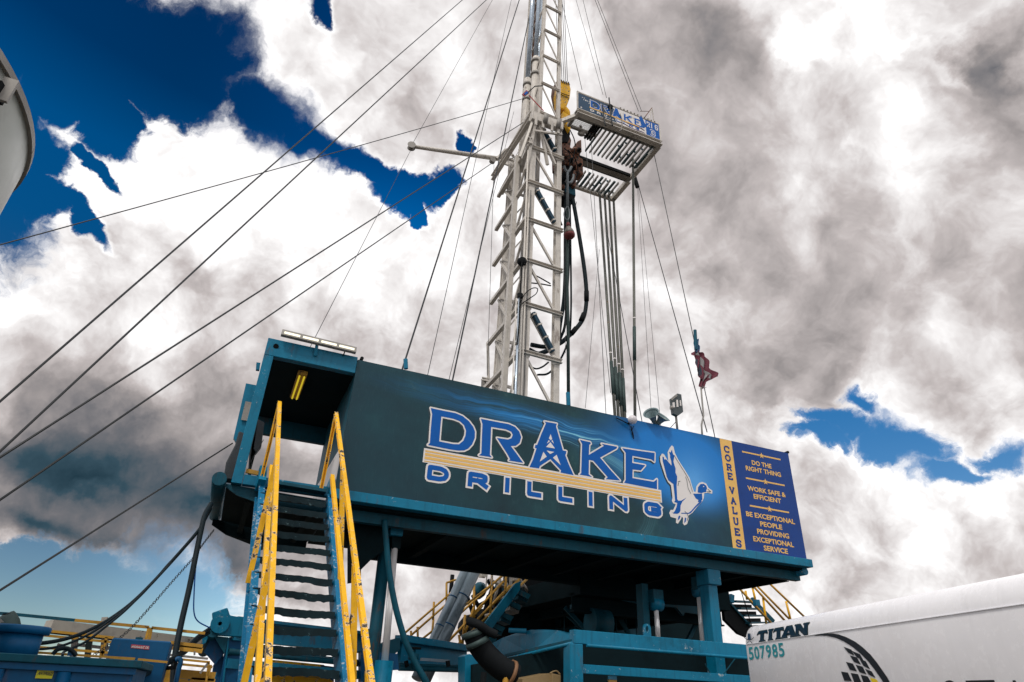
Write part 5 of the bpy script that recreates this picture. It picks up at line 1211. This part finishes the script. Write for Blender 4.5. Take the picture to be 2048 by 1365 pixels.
# rear stairs, rails and inclined pipes behind
YR = 17.5
for i, (a, b, r) in enumerate((((952,1135),(880,1290),.17), ((932,1140),(864,1290),.13))):
    o = thing('inclined_pipe', at(*b, YR-.6), ('thicker' if i == 0 else 'thinner')+' of two inclined grey blue pipes under the doghouse', 'pipe', 'inclined pipes behind the girder')
    A, B_ = at(*a, YR-.4), at(*b, YR-.8); B_ = B_+(B_-A)*.4
    MB().cyl(A, B_, r, 20).build('pipe_body', BARREL, o, smooth=True)
    for t in (.28, .55): p = A.lerp(B_, t); q = A.lerp(B_, t+.01); MB().cyl(p, q, r*1.03, 20).build('joint_band', BLUE, o, smooth=True)
def pipes(name, label, cat, segs, r, mt, part='rail', Y=YR, group=None):
    o = thing(name, at(segs[0][0], segs[0][1], Y), label, cat, group)
    for s in segs: MB().tube([at(s[0], s[1], Y), at(s[2], s[3], Y+(s[4] if len(s) > 4 else 0))], r, 6).build(part, mt, o, smooth=True)
    return o
pipes('stair_railing', 'dirty yellow railing of the left rear stairway climbing right', 'railing', [(800,1275,918,1172),(812,1280,912,1192),(836,1285,1012,1147),(852,1290,920,1222),(893,1166,912,1160),(893,1166,893,1212),(868,1204,866,1240),(867,1238,862,1290),(835,1254,836,1290),(822,1262,822,1290),(815,1270,815,1285),(905,1190,905,1215),(862,1290,905,1250)], .03, YELD)
pipes('stair_railing', 'dirty yellow railing in the middle crossing the inclined pipes', 'railing', [(862,1280,1004,1152),(890,1290,965,1212),(905,1300,1060,1153),(930,1230,925,1290),(948,1215,922,1290),(918,1270,922,1300),(948,1165,948,1245),(1012,1150,1010,1195),(940,1235,1010,1160),(945,1250,1020,1172),(984,1150,980,1250),(985,1210,1040,1158)], .035, YELD, Y=YR+.3)
pipes('pipe_truss', 'dark grey pipework and hoses behind the rear stairs', 'pipework', [(955,1150,915,1200),(985,1175,960,1250),(1000,1170,1000,1240),(960,1210,1000,1190),(975,1160,1000,1200),(930,1180,950,1240),(945,1190,960,1220),(1010,1160,1030,1200),(905,1150,900,1200),(935,1250,960,1285),(950,1240,925,1270)], .06, BLACK, 'tube', YR+1.0)
pipes('pipe_truss', 'pale grey struts and lines crossing behind the middle railing', 'pipework', [(1000,1158,985,1215),(1008,1160,1032,1205),(1035,1165,1010,1240),(990,1200,1030,1190),(1018,1178,1048,1172),(1022,1150,1020,1230),(970,1232,1005,1222),(1040,1160,1060,1190),(980,1160,1012,1176)], .045, GALV, 'strut', YR+.8)
rs = thing('rear_stairs', at(1000, 1230, YR), 'teal stair flight with box treads under the rig floor', 'stairs')
MB().plate([at(x, y, YR-.3) for x, y in [(966,1252),(1030,1168),(1042,1163),(1040,1180),(984,1258),(980,1262)]], (0, .1, 0)).build('stringer', TEAL, rs)
for i in range(5):
    x, y = 1062-i*17, 1182+i*22
    MB().plate([at(x-22, y-2, YR-.25), at(x, y+8, YR-.25), at(x-6, y+17, YR-.25), at(x-26, y+6, YR-.25)], (0, .6, 0)).build('tread', TEALD, rs)
    MB().plate([at(x-24, y+6, YR-.15), at(x-6, y+17, YR-.15), at(x-8, y+24, YR-.15), at(x-26, y+16, YR-.15)], (0, .4, 0)).build('riser', GALV if i == 1 else TEALD, rs)
# clutter glimpsed between the pipes
cl_ = thing('wellhead_gear', at(980, 1220, 19), 'dark wellhead valves and fittings glimpsed behind the rear stairs', 'wellhead')
for x, y, r, mt in ((942,1255,.35,BLACK), (965,1240,.30,BLACK), (1005,1180,.25,TEALD), (990,1205,.3,BLACK), (1030,1200,.3,BLACK), (1055,1230,.5,UNDER), (1020,1225,.35,UNDER), (960,1180,.2,TEALD)):
    MB().lathe(at(x, y, 19), (random.uniform(-.5, .5), -1, random.uniform(-.5, .5)), [(-.3, 0), (-.3, r*.7), (-.1, r), (.1, r), (.2, r*.5), (.3, 0)], 12).build('valve', mt, cl_, smooth=False)
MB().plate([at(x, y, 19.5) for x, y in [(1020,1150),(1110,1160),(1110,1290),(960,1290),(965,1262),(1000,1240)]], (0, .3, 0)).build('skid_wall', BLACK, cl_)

# right hand stairs behind the trailer
YS = 15.5
rt = thing('right_stairs', at(1480, 1230, YS), 'dark stair flight with yellow tube rails descending behind the white trailer', 'stairs')
MB().plate([at(x, y, YS) for x, y in [(1446,1202),(1457,1200),(1500,1250),(1495,1275),(1478,1268),(1450,1240)]], (0, .12, 0)).build('stringer', BLACK, rt)
MB().beam(at(1459, 1205, YS-.03), at(1500, 1252, YS-.03), .05, .05).build('stringer_edge', TEALD, rt)
MB().beam(at(1502, 1199, YS+1.6), at(1546, 1245, YS+1.6), .10, .16).build('stringer', TEALD, rt)
for i in range(5):
    A, B_ = at(1463+i*9, 1203+i*14.5, YS), at(1508+i*9, 1205+i*13.5, YS+1.5)
    MB().beam(A, B_, .28, .05).build('tread', TEALD, rt)
    MB().beam(A+Vector((0, .15, -.12)), B_+Vector((0, .15, -.12)), .04, .12).build('riser', BLACK, rt)
for s in ((1483,1182,1542,1246,.0), (1508,1174,1568,1240,0), (1514,1173,1580,1239,.6), (1538,1168,1608,1232,.6)): MB().tube([at(s[0]-14, s[1]-15, YS+.3+s[4]), at(s[2]+10, s[3]+11, YS+.3+s[4])], .033, 8).build('rail', YELD, rt, smooth=True)
for s in ((1526,1196,1533,1245), (1572,1203,1582,1237), (1505,1176,1512,1200), (1491,1182,1494,1194)): MB().tube([at(s[0], s[1], YS+.35), at(s[2], s[3]+6, YS+.35)], .033, 8).build('rail_post', YEL, rt, smooth=True)
for a, b in (((1462,1190),(1461,1206)), ((1512,1200),(1514,1212))): MB().beam(at(*a, YS), at(*b, YS), .16, .12).build('socket', TEAL, rt)
for a, b in (((1483,1185),(1503,1252)), ((1488,1200),(1504,1254))): MB().tube([at(*a, YS-.1), at(*b, YS-.1)], .012, 5).build('cable', BLACK, rt)

# ================================================================== white trailer
TA = V(7.12, 8.0, 0); TD = Vector((-.2671, -.9637, 0)); TN = Vector((-TD.y, TD.x, 0)); TN = TN if TN.x < 0 else -TN
tr = thing('white_trailer', V(6.5, 6, -EYE), 'glossy white enclosed trailer with numbers and a black swoosh logo at the lower right', 'trailer')
TF = Face(TA+Vector((0, 0, 0)), TD, (0, 0, 1))
if TF.n.dot(TN) < 0: TF.n = -TF.n
R_ = .16; ZT = 1.065; R2 = .09
def tside(x, z, h=0): return TF.p(x, z, h)
# body: rounded roll at roof, rounded vertical corner
secs = []
prof_ = [(0, -1.2)] + [(0, ZT-R_*1.6)] + [(-R_*(1-math.cos(t)), ZT-R_*1.6+R_*1.6*math.sin(t)) for t in [PI/2*k/8 for k in range(1, 9)]] + [(-1.3, ZT+.03), (-2.4, ZT), (-2.4, -1.2)]
def sec(x, inset, dz): return [tside(x, z-dz*(1 if z > 0 else 0), h-inset) for h, z in prof_]
m = MB(); m.quad_grid([sec(R2*(1-math.sin(t)), R2*(1-math.cos(t)), R2*(1-math.cos(t))) for t in [PI/2*k/6 for k in range(6, -1, -1)]][::-1] if False else [sec(-.13+R2*(1-math.cos(t)), R2*(1-math.sin(t)), R2*(1-math.sin(t))) for t in [PI/2*k/6 for k in range(0, 7)]] + [sec(7.5, 0, 0)])
body = m.build('body', TRAIL, tr, smooth=True)
s0 = TF.uv(1671, 1264.7); s1 = TF.uv(2048, 1206.8); zs = (s0[1]+s1[1])/2
MB().beam(tside(-.03, zs, .002), tside(7.4, zs, .002), .012, .006, up=(0, 0, 1)).build('seam_rib', TRAIL, tr)
OT, ST = (1480, 1230), 6.4
def tp_(pts): return [TF.uv(OT[0]+x/ST, OT[1]+y/ST) for x, y in pts]
def tlay(polys, h, name, mt, holes=()): return TF.lay(MB(), region(polys, holes), h).build(name, mt, body)
sw = [(948,272),(1000,250),(1080,238),(1180,238),(1270,252),(1370,288),(1480,345),(1580,420),(1680,515),(1760,615),(1830,715),(1890,800),(1945,900),(1980,1000),(1900,1000),(1850,880),(1790,790),(1720,690),(1640,590),(1550,500),(1450,415),(1340,345),(1230,295),(1120,270),(1020,265)]
TFtop = .0
tlay([tp_(sw)], .005, 'swoosh', INK_K)
for q in ([(1327,408),(1428,445),(1470,525),(1390,487)], [(1435,460),(1540,505),(1587,585),(1500,545)], [(1408,520),(1500,545),(1555,640),(1465,605)], [(1530,560),(1615,595),(1672,700),(1585,655)],
    [(1360,603),(1450,625),(1502,725),(1412,705)], [(1485,640),(1575,665),(1625,765),(1535,735)], [(1605,692),(1690,725),(1742,808),(1655,770)], [(1298,727),(1385,740),(1437,850),(1340,845)], [(1422,745),(1515,760),(1560,870),(1470,870)], [(1550,768),(1640,790),(1690,880),(1590,880)]):
    tlay([tp_(q)], .005, 'emblem_tile', INK_K)
tlay([tp_([(1668,803),(1755,830),(1790,900),(1710,900)])], .005, 'emblem_tile', INK_Y)
a = TF.uv(1480+125/6.4, 1230+588/6.4); b = TF.uv(1480+592/6.4, 1230+525/6.4); t_ = TF.uv(1480+115/6.4, 1230+425/6.4)
z0 = (a[1]+b[1])/2; hgt = t_[1]-a[1]
dw = (b[0]-a[0])/6
for i, ch in enumerate('507985'):
    TF.lay(MB(), text_box(ch, a[0]+dw*i+.004, z0, a[0]+dw*(i+.86), z0+hgt, .022), .005).build('digit', INK_T, body)
# TITAN wood-type lettering, a little lower than the roof roll
WT = {'T': [(0,.70),(.10,1),(.9,1),(1,.70),(.80,.80),(.66,.80),(.66,.12),(.8,0),(.2,0),(.34,.12),(.34,.80),(.2,.80)],
 'I': [(.05,1),(.95,1),(.78,.86),(.78,.14),(.95,0),(.05,0),(.22,.14),(.22,.86)],
 'A': [(.28,1),(.72,1),(1.04,.1),(1.1,0),(.62,0),(.68,.16),(.62,.28),(.38,.28),(.32,.16),(.38,0),(-.1,0),(-.04,.1)],
 'N': [(-.05,1),(.36,1),(.70,.45),(.70,.88),(.60,1),(1.05,1),(.94,.88),(.94,0),(.70,0),(.28,.62),(.28,.12),(.40,0),(-.05,0),(.06,.12),(.06,.88)]}
tl = TF.uv(1480+212/6.4, 1230+212/6.4); bl_ = TF.uv(1480+250/6.4, 1230+348/6.4); br_ = TF.uv(1480+888/6.4, 1230+250/6.4); trr = TF.uv(1480+885/6.4, 1230+98/6.4)
xs = [(212,350,'T'), (352,425,'I'), (425,565,'T'), (545,715,'A'), (712,888,'N')]
zb = (bl_[1]+br_[1])/2; zt_ = (tl[1]+trr[1])/2
for x0_, x1_, ch in xs:
    u0 = TF.uv(1480+x0_/6.4, 1275)[0]; u1 = TF.uv(1480+x1_/6.4, 1275)[0]
    pts = [(u0+(u1-u0)*x, zb+(zt_-zb)*y) for x, y in WT[ch]]
    hl_ = [[(u0+(u1-u0)*x, zb+(zt_-zb)*y) for x, y in [(.42,.42),(.58,.42),(.5,.66)]]] if ch == 'A' else []
    # follows the roof roll: top of the letters bends inwards
    def bend(v, h=.006):
        zc_ = ZT-R_*1.6
        if v[1] <= zc_: return tside(v[0], v[1], h)
        s_ = min(1, (v[1]-zc_)/(R_*1.6)); return tside(v[0], v[1], h-R_*(1-math.sqrt(max(0, 1-s_*s_))))
    for nm, pl_, mt, hh_ in (('letter_outline', strip(pts, .018, True), PIPEG, .005), ('letter', [pts], mat('trailer_letter_navy', (.006, .03, .06), .35) if 'trailer_letter_navy' not in bpy.data.materials else bpy.data.materials['trailer_letter_navy'], .009)):
        vf = region(pl_, hl_ if nm == 'letter' else ()); m = MB(); m.tri([bend(v, hh_) for v in vf[0]], vf[1]); m.build(nm, mt, body)
# moustached hat emblem
for q, w in (([(58,290),(80,308),(110,318),(140,318),(165,308),(182,285)], .010), ([(92,368),(103,352),(115,345)], .008), ([(130,340),(142,350),(160,358)], .008)):
    TF.lay(MB(), region(strip(tp_(q), w)), .006).build('hat_emblem', INK_K, body)
TF.lay(MB(), region([tp_([(103,240),(115,236),(122,246),(130,236),(140,244),(143,318),(104,320)])]), .007).build('hat_emblem', mat('emblem_navy', (.01, .05, .12), .4), body)
for ch, x0_, x1_ in (('S',1887,1910), ('T',1932,1990), ('A',2012,2048)):
    u0 = TF.uv(x0_, 1362)[0]; u1 = TF.uv(x1_, 1362)[0]; zt2 = TF.uv((x0_+x1_)/2, 1361)[1]
    TF.lay(MB(), text_box(ch, u0, zt2-.18, u1, zt2, .03), .006).build('letter', INK_K, body)

# ================================================================== tanks and rails at the lower left
af = thing('antifreeze_tank', V(-1.3, 7.4, -EYE), 'ribbed blue tank with a yellow sticker in the bottom left corner', 'tank')
YA = 7.0; zT = .15
MB().box((-3.4, YA, -1.6+EYE), (-.52, YA+1.6, zT-.06+EYE)).build('tank_wall', BLUE, af)
MB().box((-3.45, YA-.07, zT-.055+EYE), (-.47, YA+1.65, zT+.005+EYE)).build('top_rim', TEALD, af, bevel=.006)
MB().box((-3.42, YA-.04, zT-.105+EYE), (-.505, YA-.002, zT-.058+EYE)).build('rim_skirt', BLUE, af)
for x in (-1.50, -1.03): MB().cyl(V(x, YA-.0, -1.6), V(x, YA-.0, zT-.11), .055, 16).build('rib', BLUE, af, smooth=True)
AF = Face(V(0, YA-.012, 0), (1, 0, 0), (0, 0, 1))
q = [AF.uv(x, y) for x, y in ((76.5,1335),(110,1336.5),(104,1358),(70,1357))]
AF.lay(MB(), region([q]), .004).build('sticker', INK_Y if False else mat('sticker_yellow', (.62, .60, .02), .5), af)
e0 = AF.uv(75, 1350); e1 = AF.uv(106, 1350.5); e2 = AF.uv(78, 1343)
AF.lay(MB(), text_box('ANTIFREEZE', e0[0], e0[1], e1[0], e2[1], .03, .25), .007).build('sticker_text', INK_K, af)
c = V(at(28, 1300, 7.6).x, 7.6, zT)
MB().lathe(c, (0, 0, 1), [(0, 0), (0, .19), (.18, .185), (.18, 0)], 24).build('hatch_neck', BLUE, af, smooth=True)
MB().lathe(c, (0, 0, 1), [(.18, 0), (.18, .225), (.23, .235), (.245, .22), (.245, 0)], 24).build('hatch_lid', BLUE, af, smooth=True)
MB().plate([at(x, y, 7.3) for x, y in [(134,1312),(136,1302),(143,1300),(147,1303),(146,1312)]], (0, .04, 0)).build('lug', BLUE, af)
bell = thing('engine_bell', at(8, 1250, 8.2), 'dark grey bell housing at the left edge above the round hatch', 'bell housing')
MB().lathe(at(6, 1266, 8.2), (.1, 0, 1), [(0, 0), (0, .13), (.08, .12), (.14, .08), (.19, .02), (.2, 0)], 18).build('bell', PIPEG, bell, smooth=True)
MB().beam(at(-6, 1238, 8.1), at(21, 1260, 8.1), .03, .03).build('strap', GALV, bell)
MB().cyl(at(18, 1228, 8.2), at(14, 1240, 8.2), .05).build('neck', BLACK, bell)
ho = thing('hydraulic_oil_tank', V(-.7, 9.2, -EYE), 'plain blue tank with a red sticker right of the antifreeze tank', 'tank')
YH = 9.0
HF = Face(V(0, YH, 0), (1, 0, 0), (0, 0, 1))
x0_, x1_, zt3 = -.982, -.378, .41
MB().box((x0_, YH, -1.6+EYE), (x1_, YH+.7, zt3+EYE)).build('tank_body', BLUE, ho, bevel=.012)
MB().lathe(V(-.73, YH+.2, zt3), (0, 0, 1), [(0, 0), (0, .04), (.03, .04), (.03, 0)], 12).build('filler_cap', TEALD, ho)
q = [HF.uv(x, y) for x, y in ((263,1289),(299,1292.5),(298,1300),(261.5,1296.5))]
HF.lay(MB(), region([q]), .004).build('sticker', INK_R, ho)
HF.lay(MB(), text_box('HYDRAULIC OIL', q[3][0]+.004, q[3][1]+.002, q[2][0]-.006, q[0][1]-.012, .03, .2), .007).build('sticker_text', INK_W, ho)
# concrete coloured catwalk beams
cw = thing('grey_catwalk', V(-1, 14, .75), 'long weathered grey box beam on posts behind the yellow railings', 'catwalk')
MB().beam(at(96, 1251, 14), at(404, 1288, 15), .5, .16).build('deck_beam', CONC, cw)
MB().beam(at(100, 1262, 14.6), at(404, 1296, 15.6), .9, .05).build('deck_beam', UNDER, cw)
MB().beam(at(210, 1235, 13.8), at(206, 1256, 13.8), .09, .09).build('post', CONC, cw)
for x in (152, 181, 212): MB().beam(at(x, 1264, 14.3), at(x-6, 1316, 14.3), .11, .09).build('post', GALV if x != 181 else PIPEG, cw)
for a, b in (((155,1290),(225,1298)), ((150,1268),(168,1270)), ((115,1290),(124,1292))): MB().beam(at(*a, 14.3), at(*b, 14.3), .08, .05).build('cross_tie', GALV, cw)
for x in (292, 323, 395): MB().beam(at(x, 1278, 14.6), at(x-1, 1284, 14.6), .08, .08).build('post', CONC, cw)
def railing(name, label, segs, Y, mts, r=.022):
    o = thing(name, at(segs[0][0], segs[0][1], Y), label, 'railing')
    for s in segs: MB().beam(at(s[0], s[1], Y), at(s[2], s[3], Y), r*1.25, r*1.25*(s[5]*1.3 if len(s) > 5 else 1)).build('rail', mts[s[4]], o)
OCH = mat('ochre_rail_paint', (.62, .33, .03), .5, grime=.35, chip=(.1, .06, .03), chip_scale=14, chip_thr=.6, rust=.3)
mts = (TEALD, OCH, YELD, GALV)
railing('safety_railing', 'top railing at left, dark blue turning tan, against the sky', [(-5,1227,21,1228.5,0), (22,1228,6,1246,0), (27,1229,150,1241,0), (150,1241,298,1255,2), (28,1229,20,1262,0), (298,1255,292,1279,1), (303,1256,299,1279,1), (303,1256,410,1267,2)], 10.5, mts, .028)
railing('safety_railing', 'bright yellow middle railing behind the round hatch', [(24,1256,59,1258,2), (59,1258,57,1268,2), (64,1259,62,1270,1), (65,1259,228,1276,1), (68,1269,225,1285,2), (52,1293,218,1306,1), (94,1260,91,1269,2), (205,1290,203,1314,2), (213,1275,205,1314,2)], 10.0, mts, .022)
railing('safety_railing', 'yellow railings between the oil tank and the pedestal', [(341,1287,405,1294,2,1.6), (341,1294,405,1302,1,1.8), (337,1310,416,1318,3), (360,1319,420,1325,1), (340,1327,425,1335,2), (418,1326,412,1365,2), (422,1330,417,1352,2), (417,1325,400,1347,3)], 10.4, mts, .022)
railing('safety_railing', 'lowest yellow kickboards beside the oil tank', [(326,1345,430,1354,2,3.0), (322,1359,375,1364,1,1.6), (382,1360,430,1363,1,1.6), (382,1360,380,1380,1,1.6), (376,1362,376,1380,1,1.6)], 10.6, mts, .022)
railing('tank_handrail', 'tan rails running along the back of the antifreeze tank', [(66,1305,270,1318,2), (220,1315,268,1319,1), (276,1319,335,1325,2), (272,1345,268,1365,1)], 8.9, mts, .018)
MB().beam(at(330, 1352, 10.9), at(430, 1360, 10.9), .3, .18).build('x', TEAL)
bpy.data.objects['x'].name = 'teal_skid'; tag(bpy.data.objects['teal_skid'], 'teal skid behind the lowest yellow kickboards', 'skid')
tag(MB().tube(spline([at(x, y, 10) for x, y in [(350,1321),(358,1318),(361,1325),(357,1340),(350,1375)]]), .03, 8).build('bent_pipe', BLUE, smooth=True), 'bent blue pipe right of the oil tank', 'pipe')
tag(MB().cyl(at(389, 1303, 10.3), at(389, 1311, 10.3), .012).build('hook_pendant', GALV), 'small hook pendant hanging below the yellow rails', 'hook')
# cable bundles
def cable(pts, r, label, mt=RUB, ys=(11.5, 8.5)):
    n_ = len(pts); P = [at(x, y, ys[0]+(ys[1]-ys[0])*i/(n_-1)) for i, (x, y) in enumerate(pts)]
    return tag(MB().tube(spline(P), r, 7).build('cable', mt, smooth=True), label, 'cable')
cable([(424,1005),(405,1048),(385,1075),(350,1115),(310,1160),(270,1200),(235,1228),(200,1250),(160,1269),(120,1281),(80,1287),(55,1287)], .021, 'uppermost black cable swooping from the porch skid to the hatch')
cable([(422,1015),(400,1058),(372,1092),(335,1130),(300,1172),(262,1210),(225,1238),(180,1268),(130,1290),(90,1298),(52,1297)], .014, 'middle black cable of the swooping bundle')
cable([(423,1018),(398,1062),(366,1100),(330,1140),(290,1182),(250,1222),(210,1255),(170,1285),(130,1303),(125,1312)], .014, 'lowest black cable of the swooping bundle ending on the tank lid')
cable([(105,1309),(115,1300),(132,1297),(145,1303),(152,1312)], .018, 'short looped cable on the rim of the antifreeze tank', ys=(7.3, 7.3))
cable([(422,1008),(410,1030),(402,1062),(392,1110),(378,1180),(362,1250),(350,1315),(344,1400)], .040, 'thick black cable hanging nearly straight down from the skid', ys=(11.5, 10))
cable([(396,1105),(391,1140),(388,1190),(388,1225),(396,1243),(419,1256)], .010, 'thin blue cable drooping to the pedestal', INK_B, ys=(11.5, 11.8))
cable([(418,1259),(395,1275),(372,1297),(350,1315),(320,1330),(290,1345),(262,1360)], .030, 'upper of two thick cables from the pedestal to the tanks', ys=(12, 8.2))
cable([(418,1266),(395,1281),(374,1302),(350,1320),(320,1336),(290,1350),(262,1366)], .026, 'lower of two thick cables from the pedestal to the tanks', ys=(12, 8.2))
tag(MB().cyl(at(342, 1332, 9.5), at(341, 1340, 9.5), .06).build('cable_clamp', BLACK), 'black clamp block on the straight hanging cable', 'clamp')
# chain
ch = thing('chain', at(428, 1060, 11.5), 'thin chain hanging from the porch skid towards the tanks', 'chain')
ctl = spline([at(x, y, Y) for x, y, Y in [(428,1060,11.5),(405,1090,11.2),(385,1118,11),(345,1163,10.6),(300,1215,10.2),(250,1268,9.7),(187,1311,9.2)]], 14)
for i in range(len(ctl)-1):
    a, b = ctl[i], ctl[i+1]; c = (a+b)/2; d = (b-a).normalized(); s = d.cross(Vector((0, 1, 0) if i % 2 else (1, 0, .2))).normalized(); L = (b-a).length*.6; w = .012
    MB().tube([c-d*L, c-d*L*.6+s*w, c+d*L*.6+s*w, c+d*L, c+d*L*.6-s*w, c-d*L*.6-s*w, c-d*L], .0045, 4).build('link', WIRE, ch)
# silo
si = thing('galvanised_silo', V(-4.92, 5.44, -EYE), 'tall round galvanised tank cut by the left edge of the picture', 'silo')
zs_ = 4.4; RS = 2.38
cs = V(-4.92, 5.44, 0)
MB().lathe(V(-4.92, 5.44, -1.6), (0, 0, 1), [(0, RS), (zs_+1.6-.05, RS), (zs_+1.6, RS-.01), (zs_+1.9, RS*.82), (zs_+2.1, 0)], 96).build('shell', SILO, si, smooth=False)
for o in si.children:
    for p_ in o.data.polygons: p_.use_smooth = abs(p_.normal.z) < .9
MB().lathe(V(-4.92, 5.44, zs_-.08), (0, 0, 1), [(0, RS+.0), (0, RS+.03), (.07, RS+.03), (.07, RS+.0)], 96).build('top_ring', GALV, si)
an = math.atan2(-5.44, 4.92)+.62
q = V(-4.92+(RS+.02)*math.cos(an), 5.44+(RS+.02)*math.sin(an), zs_-.35)
tg_ = Vector((-math.sin(an), math.cos(an), 0)); nn = Vector((math.cos(an), math.sin(an), 0))
BQ = at(44, 205, q.y)
MB().beam(q, q+nn*.09, .13, .14).build('bracket', BLACK, si)
MB().beam(q+nn*.10+Vector((0, 0, -.08)), q+nn*.10+Vector((0, 0, .16)), .03, .10, up=(1, 0, 0)).build('bracket_plate', GALV, si)
# tidy helper properties
for o in S.objects:
    if '_o' in o: del o['_o']
